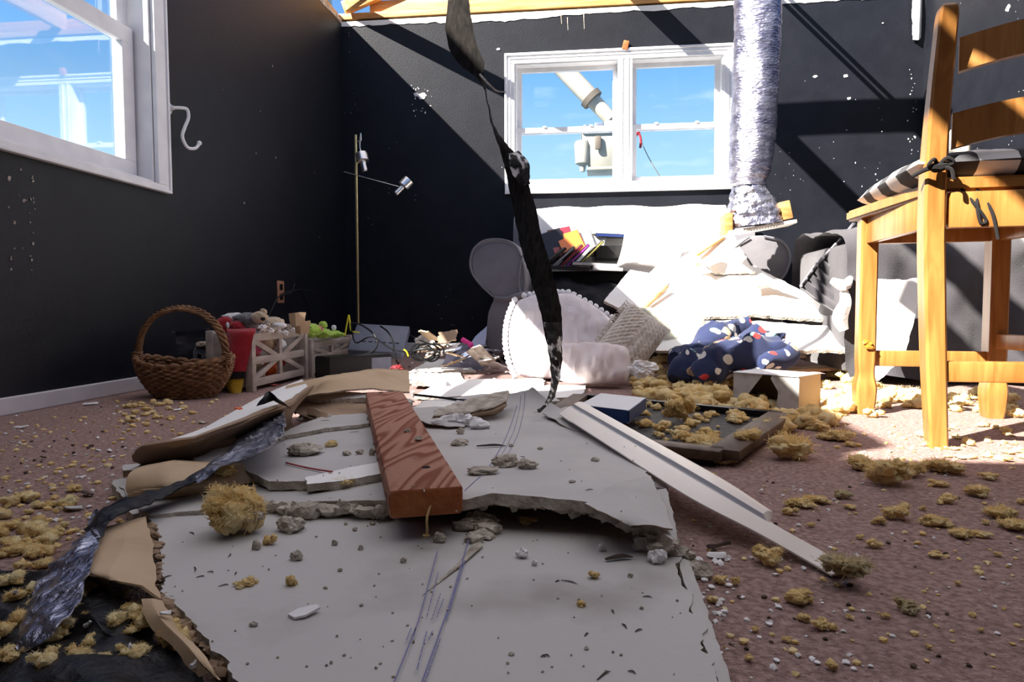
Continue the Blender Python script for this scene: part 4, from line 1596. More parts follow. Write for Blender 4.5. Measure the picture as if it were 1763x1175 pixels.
bm = NB()
c = AY(1152, 570, 3.0)
pillow(bm, c, .33, .19, .14, basis((1, .1, -.16), (.05, .45, .9)), 12, 36, .014, .08, .4)
o = mesh_obj('throw_pillow', bm, SAGE)
tag(o, 'pale sage green pillow behind the knit pillow', 'pillow')

bm = NB()
def fold(pts, rs, flat, seed, seg=28):
    v0 = len(bm.verts)
    tube(bm, pts, rs, seg, 9, flat=flat)
    bm.verts.ensure_lookup_table()
    for v in bm.verts[v0:]:
        q = v.co.copy()
        v.co += V((nz(q, 9, seed), nz(q, 9, seed + 1), nz(q, 9, seed + 2))) * .036 + V((0, -.4, 1)) * .030 * (abs(nz(q, 15, seed)) - .2)
        v.co.z = max(v.co.z, .012)
fold([AY(1160, 632, 2.62), AY(1195, 606, 2.72), AY(1240, 580, 2.80), AY(1290, 566, 2.86)], [.050, .060, .062, .03], 1, 1)
fold([AY(1200, 656, 2.50), AY(1235, 626, 2.54), AY(1285, 607, 2.58), AY(1340, 602, 2.62)], [.035, .062, .062, .045], 1, 5)
fold([AY(1170, 655, 2.52), AY(1185, 636, 2.56), AY(1225, 622, 2.6), AY(1265, 600, 2.66)], [.03, .05, .055, .04], 1, 9)
fold([AY(1270, 642, 2.5), AY(1310, 632, 2.52), AY(1350, 616, 2.56), AY(1362, 596, 2.62)], [.02, .032, .034, .022], 1, 13)
fold([AY(1258, 580, 2.8), AY(1275, 590, 2.7), AY(1300, 582, 2.74), AY(1340, 590, 2.7)], [.02, .04, .045, .03], 1, 17)
o = mesh_obj('fleece_blanket', bm, FLEECE)
tag(o, 'crumpled navy fleece blanket with coloured spots on the floor', 'blanket')

bm = NB()
blob(bm, AY(1106, 636, 2.46), (.048, .03, .026), .5, 5, 4, 3, .22)
o = mesh_obj('crumpled_bag', bm, WHITE)
tag(o, 'crumpled white plastic bag beside the knit pillow', 'bag')

# ================================================================== lamp in the dark corner
LY = 3.95
lb = AY(617, 560, LY)
lb.z = 0
t = thing('floor_lamp', 'thin brass floor lamp with two small spot heads in the dark corner', 'lamp', lb)
bm = NB()
lathe(bm, lb, [(.13, 0), (.13, .012), (.10, .020), (.015, .03), (.012, .05)], 28)
mesh_obj('base', bm, BRASS, t)
top = AY(620.5, 232, LY)
bm = NB()
tube(bm, [lb + V((0, 0, .02)), V((lb.x, LY, top.z))], .0085, 12)
mesh_obj('pole', bm, BRASS, t)
bm = NB()
s0 = V((lb.x, LY, AY(618, 243, LY).z))
tube(bm, [s0, s0 + V((.035, -.01, 0)), s0 + V((.035, -.01, .045)), s0 + V((.03, -.01, -.04)), AY(625, 268, LY - .03)], .003, 6, 4)
arm_ = mesh_obj('lamp_arm', bm, CHROME, t)
def head(c, ax, parent):
    ax = V(ax).normalized()
    bm = NB()
    lathe(bm, c - ax * .035, [(.0, 0), (.035, 0), (.036, .012), (.036, .050), (.030, .054), (.016, .056), (.016, .11), (.010, .116), (.0, .116)], 20, ax, caps=False)
    return mesh_obj('spot_head', bm, CHROME, parent)
head(AY(624, 274, LY - .03), (.25, -.2, -.9), t)
a, b = AY(592, 296, LY - .01), AY(688, 322, LY - .05)
bm = NB()
tube(bm, [a, b], .003, 8)
mesh_obj('cross_rod', bm, CHROME, t)
head(AY(697, 318, LY - .05), (-.55, -.25, -.65), t)

# ================================================================== wicker basket
bc = G(292, 690)
bc.y += .09
t = thing('wicker_basket', 'brown wicker basket with a tall hoop handle by the left wall', 'basket', bc)
k = (bc.y) / 1175
rxb, ryb = .162, .115
bm = NB()
NW = 44
def bpt(a, f):
    r_ = .62 + .38 * (1 - (1 - f) ** 1.8)
    return V((bc.x + rxb * r_ * math.cos(a), bc.y + ryb * r_ * math.sin(a), .006 + f * (.098 + .026 * math.cos(a) ** 2)))
for j in range(14):
    f = j / 13
    pts = []
    for i in range(NW * 3):
        a = 2 * PI * i / (NW * 3)
        p = bpt(a, f)
        d = V((math.cos(a), math.sin(a), 0)) * .0045 * math.sin(a * NW / 2 + (PI if j % 2 else 0)) + V((0, 0, .002 * nz(p, 40, j)))
        pts.append(p + d)
    tube(bm, pts, .0052, 6, closed=True)
mesh_obj('woven_side', bm, WICKER, t)
bm = NB()
for i in range(NW // 2):
    a = 2 * PI * (i + .5) / (NW / 2)
    tube(bm, [bpt(a, f / 5) for f in range(6)], .0036, 6)
mesh_obj('stakes', bm, WICKER, t)['kind'] = 'stuff'
bm = NB()
pts = []
for i in range(132):
    a = 2 * PI * i / 132
    pts.append(bpt(a, 1) + V((0, 0, .008 + .004 * math.sin(a * 22))) + V((math.cos(a), math.sin(a), 0)) * .004 * math.cos(a * 22))
tube(bm, pts, .0075, 7, closed=True)
pts = [p + V((0, 0, .006 * math.sin(i * 1.05 + 2))) for i, p in enumerate(pts)]
tube(bm, pts, .006, 7, closed=True)
mesh_obj('rim', bm, WICKER, t)
bm = NB()
lathe(bm, bc + V((0, 0, .004)), [(.0, 0), (.60 * .14, 0), (.60 * .14, .006), (0, .006)], 30, caps=False)
mesh_obj('bottom', bm, WICKER, t)
bm = NB()
for s in range(4):
    pts = []
    for i in range(80):
        f = i / 79
        a = PI * (1 - f)
        tw = f * 40 + s * PI / 2
        r_ = .008
        p = V((bc.x + (rxb * .99) * math.cos(a) * (1 + .03 * math.sin(a)), bc.y - .015, .10 + .205 * max(0, math.sin(a)) ** .72))
        pts.append(p + V((math.cos(tw) * r_, math.sin(tw) * r_, math.sin(tw) * r_ * .8)))
    tube(bm, pts, .0055, 6)
mesh_obj('hoop_handle', bm, WICKER, t)
bm = NB()
for s in (-1, 1):
    bm = NB()
    for q in range(5):
        c = V((bc.x + s * rxb * 1.0, bc.y - .015, .12 + .008 * q))
        tube(bm, [c + V((.014 * math.cos(a), .014 * math.sin(a), .003 * math.sin(3 * a))) for a in [2 * PI * i / 14 for i in range(14)]], .004, 6, closed=True)
    mesh_obj('handle_binding', bm, WICKER, t)

# ================================================================== clear bin, toy crates and soft toys along the left wall
b0, b1 = AY(306, 690, 2.42), AY(392, 572, 2.42)
t = thing('plastic_bin', 'clear plastic storage bin behind the wicker basket', 'bin', V(((b0.x + b1.x) / 2, 2.55, 0)))
bm = NB()
bz = AY(306, 572, 2.42).z
for lo, hi in (((b0.x, 2.42, .004), (b1.x, 2.424, bz)), ((b0.x, 2.66, .004), (b1.x, 2.664, bz)), ((b0.x, 2.42, .004), (b0.x + .004, 2.66, bz)), ((b1.x - .004, 2.42, .004), (b1.x, 2.66, bz)), ((b0.x, 2.42, 0), (b1.x, 2.66, .004))):
    box(bm, lo, hi)
mesh_obj('bin_wall', bm, CLEAR, t)
bm = NB()
frame = [V((b0.x - .006, 2.414, bz)), V((b1.x + .006, 2.414, bz)), V((b1.x + .006, 2.67, bz)), V((b0.x - .006, 2.67, bz))]
tube(bm, frame, .006, 6, closed=True)
mesh_obj('bin_rim', bm, CLEAR, t)
c = AY(352, 612, 2.53)
t = thing('plush_toy', 'dark grey plush toy with one round eye inside the clear bin', 'soft toy', V((c.x, c.y, .008)), 'soft toys')
bm = NB()
blob(bm, c, (.038, .05, .055), .12, 4, 4, 3, .03)
blob(bm, c + V((.01, .0, -.07)), (.045, .055, .050), .12, 4, 4, 6, .03)
mesh_obj('body', bm, GREYP, t)
bm = NB()
blob(bm, c + V((.008, -.049, .002)), (.009, .004, .009), 0, sub=2)
mesh_obj('eye', bm, BLACKPL, t)
bm = NB()
blob(bm, c + V((.012, -.028, .044)), (.028, .025, .012), .2, 4, 3, 3)
mesh_obj('head_patch', bm, TANP, t)

# crate frames with X braces, as box crates standing in a row
X0 = G(436, 674).x
def crate(y0, y1, zt, x0, depth, lab):
    t = thing('toy_crate', lab, 'crate', V((x0 - depth / 2, (y0 + y1) / 2, 0)), 'toy crates')
    w = .028
    for (cx_, cy_) in ((x0, y0), (x0, y1), (x0 - depth, y0), (x0 - depth, y1)):
        bm = NB()
        box(bm, (cx_ - w / 2, cy_ - w / 2, 0), (cx_ + w / 2, cy_ + w / 2, zt), .002)
        mesh_obj('corner_post', bm, CRATEW, t)
    for nm_, xx in (('front', x0), ('back', x0 - depth)):
        for z in (.03, zt * .5, zt - .025):
            bm = NB()
            box(bm, (xx - .008, y0 + w / 2, z - .014), (xx + .008, y1 - w / 2, z + .014), .002)
            mesh_obj('rail', bm, CRATEW, t)
        bm = NB()
        ym = (y0 + y1) / 2
        box(bm, (xx - .007, ym - .012, .04), (xx + .007, ym + .012, zt - .035), .001)
        mesh_obj('centre_post', bm, CRATEW, t)
        if nm_ == 'front':
            for a, b in (((y0 + w / 2, zt - .035), (ym - .01, zt * .5)), ((ym + .01, zt * .5), (y1 - w / 2, zt - .035)), ((y0 + w / 2, .04), (ym - .01, zt * .5)), ((ym + .01, zt * .5), (y1 - w / 2, .04))):
                bm = NB()
                beam(bm, (xx, a[0], a[1]), (xx, b[0], b[1]), .011, .020, (0, 0, 1), .001)
                mesh_obj('cross_brace', bm, CRATEW, t)
    for yy in (y0, y1):
        bm = NB()
        box(bm, (x0 - depth + w / 2, yy - .007, .015), (x0 - w / 2, yy + .007, zt - .01), .002)
        mesh_obj('end_panel', bm, CRATEW, t)
    bm = NB()
    box(bm, (x0 - depth + .01, y0 + .01, .012), (x0 - .01, y1 - .01, .022))
    mesh_obj('bottom', bm, CRATEW, t)
    return t


yA0, yA1 = 2.34, 2.80
zA = AY(436, 570, yA0).z
yB1 = 3.32
zB = .165
crate(yA0, yA1, zA, X0, .15, 'nearer grey wood toy crate with X braces, full of soft toys')
crate(yA1 + .035, yB1, zB, X0 + .012, .15, 'farther, lower grey wood toy crate with X braces')


def toy(name, lab, cat, parts, base=None):
    c0 = V(parts[0][1])
    t = thing(name, lab, cat, V((c0.x, c0.y, base if base is not None else max(0, c0.z - .04))), 'soft toys')
    for pn, c, rad, m, *r in parts:
        bm = NB()
        blob(bm, c, rad, .16, 4, 3, sum(c) * 17, r[0] if r else .05)
        mesh_obj(pn, bm, m, t)
    return t


zc = zA
def tp_(px, py, y):
    return AY(px, py, y)
p = tp_(405, 549, 2.50)
toy('plush_toy', 'fluffy white plush lying on top of the nearer crate', 'soft toy', [('body', p, (.055, .045, .024), WHITEP, .18), ('tail', p + V((-.05, 0, -.014)), (.025, .02, .014), BLUEP)])
p = tp_(430, 551, 2.44)
toy('plush_toy', 'grey plush animal with a tan muzzle on top of the nearer crate', 'soft toy',
    [('body', p, (.07, .045, .026), GREYP, .12), ('muzzle', p + V((.055, -.03, .010)), (.032, .026, .022), TANP), ('ear', p + V((.055, .0, .030)), (.014, .008, .012), TANP), ('nose', p + V((.078, -.050, .004)), (.008, .008, .007), BLACKF)])
p = tp_(470, 556, 2.52)
toy('plush_toy', 'pale cream plush sprawled over the crate rim', 'soft toy', [('body', p, (.045, .04, .022), TANP, .1), ('arm', p + V((.04, -.03, -.01)), (.030, .018, .012), WHITEP), ('arm', p + V((-.05, -.04, -.012)), (.035, .02, .012), WHITEP)])
p = tp_(387, 560, 2.40)
toy('plush_toy', 'red plush toy slumped on the corner of the nearer crate', 'soft toy', [('body', p, (.032, .03, .032), RED, .08), ('head', p + V((.045, .01, -.004)), (.030, .03, .022), RED), ('beak', p + V((.028, -.03, .0)), (.006, .006, .012), WHITEP)])
# red stocking that hangs down the end of the crate
st = AY(408, 570, yA0 - .03)
t = thing('plush_stocking', 'red felt stocking with a black band hanging down the crate end', 'stocking', V((st.x, st.y, .0)), 'soft toys')
bm = NB()
def sock(rows):
    out = []
    for x0_, x1_, y_, yy, bulge in rows:
        a, b = AY(x0_, y_, yy), AY(x1_, y_, yy)
        out.append([a.lerp(b, i / 8) + V((0, -bulge * math.sin(PI * i / 8), 0)) for i in range(9)])
    return out
ye = yA0 - .016
loft(bm, sock([(390, 441, 566, ye + .03, .01), (391, 438, 572, ye - .012, .02), (388, 432, 600, ye - .012, .025), (384, 427, 625, ye - .012, .025), (380, 423, 642, ye - .012, .02)]), 20, 24, .012, 0, amp=.006, freq=16, ms=0, down=(0, 1, 0))
mesh_obj('leg_sleeve', bm, RED, t)
bm = NB()
loft(bm, sock([(379, 423, 640, ye - .013, .025), (378, 422, 652, ye - .013, .025)]), 20, 6, .016, 0, ms=0, down=(0, 1, 0))
mesh_obj('band', bm, BLACKF, t)
bm = NB()
loft(bm, sock([(384, 420, 650, ye - .012, .02), (388, 418, 664, ye - .014, .024), (396, 415, 678, ye - .018, .02), (398, 412, 683, ye - .02, .01)]), 20, 12, .016, 0, ms=0, down=(0, 1, 0))
mesh_obj('toe', bm, YELF, t)

rnd = random.Random(3)
inner = [('hot pink', PINKP, 461, 597, 2.45), ('dark red', RED, 448, 610, 2.43), ('cream', TANP, 494, 590, 2.58), ('orange', ORANGE, 500, 636, 2.60), ('tan', TANP, 468, 640, 2.47), ('red', RED, 508, 620, 2.65), ('white', WHITEP, 512, 598, 2.66)]
for nm_, m, px, py, yy in inner:
    q = AY(px, py, yy)
    q.x = min(q.x, X0 - .05)
    toy('plush_toy', nm_ + ' soft toy seen through the braces of the nearer crate', 'soft toy', [('body', q, (.035, .045, .034), m), ('head', q + V((-.02, .03, .03)), (.024, .024, .022), m)], max(0.022, q.z - .03))
q = tp_(535, 570, 2.86)
toy('plush_toy', 'lime green plush with a bright yellow face on the farther crate', 'soft toy', [('body', q, (.045, .05, .032), GREENP, .2), ('face', q + V((-.018, -.042, -.001)), (.026, .018, .034), YELP, .02), ('tuft', q + V((-.05, 0, .014)), (.022, .015, .010), GREENP, .25)], zB - .03)
q = tp_(556, 567, 2.95)
toy('plush_toy', 'green plush frog with a hot pink bow on the farther crate', 'soft toy', [('body', q + V((0, 0, -.02)), (.04, .045, .024), GREENP, .2), ('bow', q + V((-.005, -.04, .0)), (.020, .015, .018), PINKP), ('head', q + V((0, .0, .018)), (.02, .02, .018), GREENP)], zB - .03)
q = tp_(575, 576, 3.05)
toy('plush_toy', 'red and green soft flower toy at the far end of the crates', 'soft toy', [('body', q, (.035, .04, .018), GREENP, .2), ('petal', q + V((-.02, -.03, .006)), (.018, .016, .012), RED), ('leaf', q + V((.035, -.02, .0)), (.028, .014, .010), GREENP, .2), ('petal', q + V((.0, .0, .03)), (.012, .010, .014), WHITEP)], zB - .03)
q = AY(556, 634, 3.0)
q.x = X0 - .05
toy('plush_toy', 'orange and green soft toy low inside the farther crate', 'soft toy', [('body', q, (.03, .04, .024), ORANGE), ('head', q + V((0, .05, .01)), (.022, .022, .018), GREENP)], .022)
for k, (px, py, yy, a, lab) in enumerate(((512, 548, 2.62, .6, 'small brown cardboard flap standing among the soft toys'), (520, 562, 2.66, -.2, 'brown cardboard cup shape lying on the crate corner'))):
    bm = NB()
    c = AY(px, py, yy)
    loft(bm, [[c + V((-.03, 0, -.03)), c + V((0, -.015, -.032)), c + V((.03, 0, -.03))], [c + V((-.036, 0, .018)), c + V((0, -.02, .02)), c + V((.036, .0, .022))]], 12, 6, .003, .004, ms=0)
    o = mesh_obj('cardboard_scrap', bm, TAN)
    tag(o, lab, 'cardboard')
for k in range(9):
    rnd = random.Random(k + 50)
    bm = NB()
    q = AY(452 + k * 6.5, 560 + rnd.uniform(-2, 10) + (4 if k > 4 else 0), 2.36 + k * .04)
    blob(bm, q, (.014, .012, .010), .5, 6, 3, k * 3, .3)
    o = mesh_obj('plaster_crumb', bm, GYP if k % 2 else CHIPW)
    tag(o, 'grey plaster crumb lying among the toys on the nearer crate rim', 'plaster crumb', 'plaster crumbs on the toy crate')

# ================================================================== electronics and cables
e0 = G(570, 657)
t = thing('media_player', 'black box shaped media player on the floor before the crates', 'media player', V((-1.05, 2.88, 0)))
pa, pb = G(566, 659), G(676, 650)
dv = (pb - pa).normalized()
nv_ = V((-dv.y, dv.x, 0))
if nv_.y < 0:
    nv_ = -nv_
hh = AY(566, 616, pa.y).z
bm = NB()
q = [pa, pb, pb + nv_ * .13, pa + nv_ * .13]
poly_prism(bm, [V((p.x, p.y, hh)) for p in q], (0, 0, 1), hh - .004, 0)
bmesh.ops.bevel(bm, geom=list(bm.edges), offset=.005, segments=2, affect='EDGES')
mesh_obj('casing', bm, BLACKPL, t)
bm = NB()
mm = pa.lerp(pb, .78)
poly_prism(bm, [pa.lerp(pb, f) - nv_ * .0006 + V((0, 0, z)) for f, z in ((.66, .016), (.98, .016), (.98, hh - .012), (.66, hh - .012))], -nv_, .002, 0)
mesh_obj('front_panel', bm, SLATE, t)
bm = NB()
c = pa.lerp(pb, .03) + V((0, 0, .012)) - nv_ * .001
blob(bm, c, .004, 0, sub=1)
mesh_obj('indicator', bm, CHIPW, t)

t = thing('amplifier', 'slate blue flat amplifier tilted up behind the black media player', 'amplifier', AY(660, 600, 3.10))
ca = AY(655, 585, 3.18)
ar = basis((1, .10, -.06), (0, .8, .55))
bm = NB()
box(bm, ca - V((.135, .105, .03)), ca + V((.125, .105, .012)), .006, rot=ar, piv=ca)
mesh_obj('casing', bm, SLATE, t)
bm = NB()
for i in range(6):
    x = -.08 + i * .032
    box(bm, ca + V((x, -.04, .0115)), ca + V((x + .018, -.034, .014)), 0, rot=ar, piv=ca)
mesh_obj('vent_slot', bm, BLACKPL, t)['kind'] = 'stuff'
sheet('drywall_scrap', 'grey plaster board piece standing right of the slate blue amplifier', 'drywall',
      [[AY(712, 585, 3.2), AY(738, 569, 3.22)], [AY(725, 600, 3.14), AY(748, 588, 3.14)], [AY(752, 606, 3.1), AY(760, 603, 3.1)]], .008, .004, seed=31, nu=16, nv=14, mats=[GYP, GYP, PAPER])
# black cables
def cable(name, lab, pts, r, m, closed=False, cat='cable', group=None):
    bm = NB()
    tube(bm, pts, r, 7, 7, closed)
    o = mesh_obj(name, bm, m)
    tag(o, lab, cat, group)
    return o


rnd = random.Random(9)
c = AY(735, 612, 2.90)
pts = []
for i in range(44):
    a = i * 2 * PI / 9
    rr = .050 + .020 * math.sin(i * .7)
    pts.append(c + V((rr * math.cos(a) - .05 * (i / 44) + .02, .03 * math.sin(a * .5) + .02 * math.cos(i), max(-.10, rr * .55 * math.sin(a)) + .012 * math.sin(i))))
pts = [V((p.x, p.y, max(p.z, .012))) for p in pts]
cable('cable', 'coiled black cable on the floor right of the media player', pts, .0042, BLACKPL)
cable('cable', 'black cable looping down over the slate blue amplifier, on the left', [AY(603, 556, 3.0), AY(622, 560, 3.0), AY(643, 575, 2.98), AY(650, 592, 2.95), AY(644, 604, 2.92), AY(634, 608, 2.92)], .0042, BLACKPL, group='cables over the amplifier')
cable('cable', 'black cable looping down over the slate blue amplifier, on the right', [AY(655, 562, 3.16), AY(668, 572, 3.05), AY(677, 590, 3.0), AY(678, 606, 2.95), AY(684, 624, 2.9), AY(694, 632, 2.88)], .0042, BLACKPL, group='cables over the amplifier')
cable('cable', 'black cable running from the amplifier along the plaster board piece', [AY(706, 578, 3.12), AY(722, 586, 3.1), AY(738, 592, 3.1), AY(745, 602, 3.05), AY(738, 610, 3.0)], .0036, BLACKPL)
cable('cable', 'thin black cable hanging from the crate post', [AY(604, 556, 2.98), AY(612, 590, 2.96), AY(640, 580, 2.96), AY(672, 600, 2.94), AY(700, 606, 2.9), AY(735, 600, 2.9)], .0032, BLACKPL)
cable('cable', 'bright yellow cable standing up at the crate end', [AY(594, 578, 3.0), AY(597, 560, 3.0), AY(600.5, 543, 3.0), AY(602.5, 556, 2.99), AY(605, 570, 2.98), AY(618, 573, 2.97)], .0034, YELC)
cable('cable', 'short bit of yellow cable among the black coils', [AY(695, 602, 2.84), AY(700, 606, 2.84), AY(703, 614, 2.84)], .0034, YELC)
bm = NB()
rnd = random.Random(12)
c = AY(683, 638, 2.62)
for i in range(36):
    d = V((rnd.uniform(-1, 1), rnd.uniform(-1, 1), rnd.uniform(-.1, .8))).normalized()
    tube(bm, [c, c + d * .012 + V((0, 0, .004)), c + d * .03 + V((0, 0, -.004))], .0022, 5, 2)
o = mesh_obj('tassel', bm, RED)
tag(o, 'small red yarn tassel on the floor by the media player', 'tassel')

# ================================================================== fallen drywall in the foreground
t = thing('drywall_sheet', 'big grey faced drywall sheet with blue printed lines lying nearest the camera', 'drywall', G(720, 1100))
bm = NB()
rows = [[G(250, 862, .022), G(500, 858, .022), G(800, 872, .022), G(1150, 880, .022)],
        [G(258, 884, .022), G(500, 900, .022), G(800, 910, .022), G(1160, 925, .022)],
        [G(278, 945, .022), G(275, 950, .022), G(600, 960, .022), G(900, 965, .022), G(1172, 985, .022)],
        [G(282, 1010, .022), G(600, 1040, .022), G(900, 1050, .022), G(1196, 1065, .022)],
        [G(345, 1092, .022), G(660, 1110, .022), G(900, 1120, .022), G(1222, 1140, .022)],
        [G(425, 1190, .022), G(700, 1200, .022), G(950, 1210, .022), G(1246, 1215, .022)],
        [G(470, 1330, .022), G(750, 1330, .022), G(1000, 1330, .022), G(1285, 1330, .022)]]
loft(bm, rows, 110, 90, .013, .009, 45, .0022, 5, 3, mb=2, down=(0, 0, -1))
mesh_obj('face_sheet', bm, [DRYSTAIN, GYP, PAPER], t)


def ink(bm, pts, w, z, dash=None):
    P_ = [G(x, y, z) for x, y in pts]
    P_ = resample(P_, 40)
    for i in range(40):
        if dash and (i % dash) in (0,):
            continue
        a, b = P_[i], P_[i + 1]
        s = (b - a).cross(V((0, 0, 1))).normalized() * w / 2
        vs = [bm.verts.new(p) for p in (a - s, a + s, b + s, b - s)]
        bm.faces.new(vs)


bm = NB()
zi = .0262
for pts, w, d in (([(753, 950), (721, 1069), (679, 1174), (650, 1240)], .0012, None), ([(808, 926), (775, 1040), (727, 1174), (700, 1250)], .0014, None), ([(801, 963), (769, 1065)], .0012, 9),
                  ([(755, 984), (735, 1062)], .0009, 6), ([(759, 1021), (743, 1068)], .0009, 5), ([(764, 1031), (752, 1063)], .0009, 7), ([(735, 1086), (718, 1154)], .0010, 8), ([(745, 1086), (738, 1103)], .0010, 5),
                  ([(708, 1082), (700, 1103)], .0010, 7), ([(759, 1098), (730, 1178)], .0009, 6), ([(716, 1081), (712, 1096)], .0012, None)):
    ink(bm, pts, w, zi, d)
i_ = mesh_obj('printed_lines', bm, BLUEINK, t)
i_['label'] = 'faint blue printed lines along the seam'
bm = NB()
rows = [[G(1166, 962, .020), G(1178, 962, .020), G(1186, 966, .018)], [G(1196, 1062, .020), G(1208, 1062, .020), G(1222, 1064, .018)], [G(1222, 1138, .020), G(1236, 1138, .020), G(1247, 1138, .018)],
        [G(1250, 1215, .020), G(1262, 1215, .020), G(1274, 1215, .018)]]
loft(bm, rows, 10, 60, .010, .003, 50, 0, mb=0, ms=1, down=(0, 0, -1))
e_ = mesh_obj('edge_tape', bm, [DRY, GYP], t)
e_['label'] = 'cream taped edge along the right side'
bm = NB()
loft(bm, [[G(818, 930, .0235), G(805, 950, .0235), G(792, 968, .0235)], [G(832, 936, .0260), G(800, 965, .0262), G(752, 1002, .0245)], [G(828, 945, .0235), G(795, 975, .0235), G(727, 1026, .0235)]], 24, 8, .0015, .006, 70, 0, ms=0)
e_ = mesh_obj('paper_tear', bm, [GYP], t)
e_['label'] = 'brown tear in the face paper'

rows = [[G(470, 742, .030), G(640, 720, .035), G(760, 706, .042), G(850, 690, .058), G(885, 676, .085), G(915, 668, .100)],
        [G(400, 770, .028), G(640, 750, .035), G(780, 735, .042), G(880, 716, .050), G(975, 712, .050)],
        [G(330, 800, .026), G(520, 785, .030), G(700, 770, .040), G(880, 758, .048), G(1040, 748, .050)],
        [G(218, 826, .024), G(440, 812, .030), G(640, 802, .040), G(800, 792, .050), G(1000, 782, .054), G(1095, 798, .052)],
        [G(230, 868, .024), G(440, 852, .032), G(640, 845, .046), G(800, 836, .060), G(1000, 828, .064), G(1126, 832, .058)],
        [G(262, 886, .026), G(455, 869, .034), G(640, 862, .046), G(800, 860, .062), G(848, 849, .072), G(960, 858, .070), G(1050, 868, .066), G(1110, 893, .058), G(1158, 930, .048)]]
o = sheet('drywall_sheet', 'broken drywall sheet under the old stud, its torn front edge raised', 'drywall', rows, .014, .007, 120, 90, .003, 6, 5, [DRY, GYP, PAPER])
t2 = o
bm = NB()
for pts, w in (([(890, 698), (872, 741), (838, 805), (800, 850)], .0015), ([(898, 690), (884, 735), (850, 800)], .0010), ([(905, 690), (893, 735), (862, 800)], .0012)):
    P_ = resample([G(x, y, .06) for x, y in pts], 30)
    dg = bpy.context.evaluated_depsgraph_get()
    for a, b in zip(P_, P_[1:]):
        s = (b - a).cross(V((0, 0, 1))).normalized() * w / 2
        q = []
        for p in (a - s, a + s, b + s, b - s):
            ok, loc, nn, idx = t2.ray_cast(V((p.x, p.y, .3)) - t2.location, V((0, 0, -1)))
            q.append((loc + t2.location if ok else p) + V((0, 0, .0006)))
        bm.faces.new([bm.verts.new(p) for p in q])
i_ = mesh_obj('printed_lines', bm, BLUEINK, t2)
i_['label'] = 'faint blue printed lines'


def rest(px, py, z=.05):
    """the point of the heap that the sight line through a pixel meets, so that small debris lies on it"""
    dg = bpy.context.evaluated_depsgraph_get()
    d = ray(px, py).normalized()
    ok, loc, nn, idx, ob, mx = SC.ray_cast(dg, V((0, 0, CH)), d)
    return loc if ok else G(px, py, 0)


# torn gypsum core along the raised edge
def core(name, lab, pts, seed, r=.008, mats=None):
    bm = NB()
    P_ = resample([V(p) for p in pts], max(6, int(sum((V(b) - V(a)).length for a, b in zip(pts, pts[1:])) / .011)))
    rnd = random.Random(seed)
    for i, p in enumerate(P_):
        blob(bm, p + V((rnd.uniform(-.003, .003), rnd.uniform(-.004, .004), rnd.uniform(-.004, .003))), (rnd.uniform(.8, 1.7) * r, rnd.uniform(.6, 1.2) * r, rnd.uniform(.5, 1.0) * r), .55, 5, 2, rnd.uniform(0, 90), .25)
    o = mesh_obj(name, bm, mats or GYP)
    tag(o, lab, 'plaster')
    o['kind'] = 'stuff'
    return o


core('broken_plaster', 'crumbled brown plaster edge of the broken sheet left of the stud', [G(458, 872, .032), G(520, 878, .032), G(600, 878, .034), G(664, 880, .036)], 2, .010)
core('broken_plaster', 'crumbled plaster edge of the broken sheet right of the stud', [G(800, 870, .05), G(845, 862, .056), G(900, 866, .056), G(960, 872, .054), G(1040, 886, .050), G(1100, 910, .044), G(1150, 938, .036)], 5, .009)
core('broken_plaster', 'broken plaster fallen beside the near end of the stud', [G(800, 905, .030), G(825, 890, .034), G(848, 900, .030), G(820, 925, .027)], 8, .011)
core('broken_plaster', 'crumbled plaster at the right corner of the broken sheet', [G(1108, 940, .03), G(1130, 946, .03), G(1160, 945, .03), G(1180, 970, .01), G(1200, 980, .008)], 11, .010)
sheet('paper_flap', 'peeled flap of face paper at the right corner of the broken sheet', 'paper scrap',
      [[G(1005, 868, .072), G(1060, 830, .070), G(1118, 818, .066)], [G(1050, 888, .070), G(1090, 862, .070), G(1135, 850, .066)], [G(1085, 905, .060), G(1120, 905, .060), G(1158, 912, .056)]], .0016, .006, 30, 20, .003, 14, 3, [DRY, PAPER, PAPER])
sheet('paper_strip', 'narrow torn strip of drywall edge right of the broken sheet', 'drywall',
      [[G(1128, 846, .045), G(1146, 842, .045)], [G(1140, 880, .036), G(1158, 882, .036)], [G(1150, 930, .024), G(1168, 940, .024)]], .006, .004, 10, 24, .001, 10, 4, [DRY, GYP, PAPER])

# pieces stacked on the broken sheet left of the stud
sheet('drywall_piece', 'cracked drywall piece lying on the broken sheet left of the stud', 'drywall',
      [[G(445, 778, .048), G(520, 748, .050), G(640, 735, .054)], [G(418, 802, .048), G(530, 780, .052), G(645, 768, .056)], [G(462, 828, .050), G(560, 828, .054), G(650, 800, .058)]], .013, .005, 60, 30, .002, 9, 7, [DRY, GYP, PAPER])
sheet('drywall_piece', 'thin drywall layer along the back of the cracked piece', 'drywall',
      [[G(500, 738, .060), G(560, 715, .062), G(630, 712, .062)], [G(480, 752, .058), G(560, 738, .060), G(635, 730, .062)]], .008, .006, 40, 8, .002, 9, 9, [DRY, GYP, PAPER])
sheet('drywall_piece', 'narrow drywall sliver touching the left side of the stud', 'drywall',
      [[G(530, 822, .056), G(600, 806, .058), G(656, 795, .060)], [G(528, 836, .054), G(600, 826, .056), G(660, 815, .058)]], .012, .005, 40, 8, .002, 12, 11, [WHITEDRY, GYP, PAPER])
sheet('drywall_piece', 'layered drywall fragment under the silver strip', 'drywall',
      [[G(335, 790, .050), G(370, 775, .054), G(410, 765, .056)], [G(340, 802, .046), G(375, 790, .050), G(420, 780, .052)]], .010, .006, 24, 8, .002, 12, 12, [DRY, GYP, PAPER])
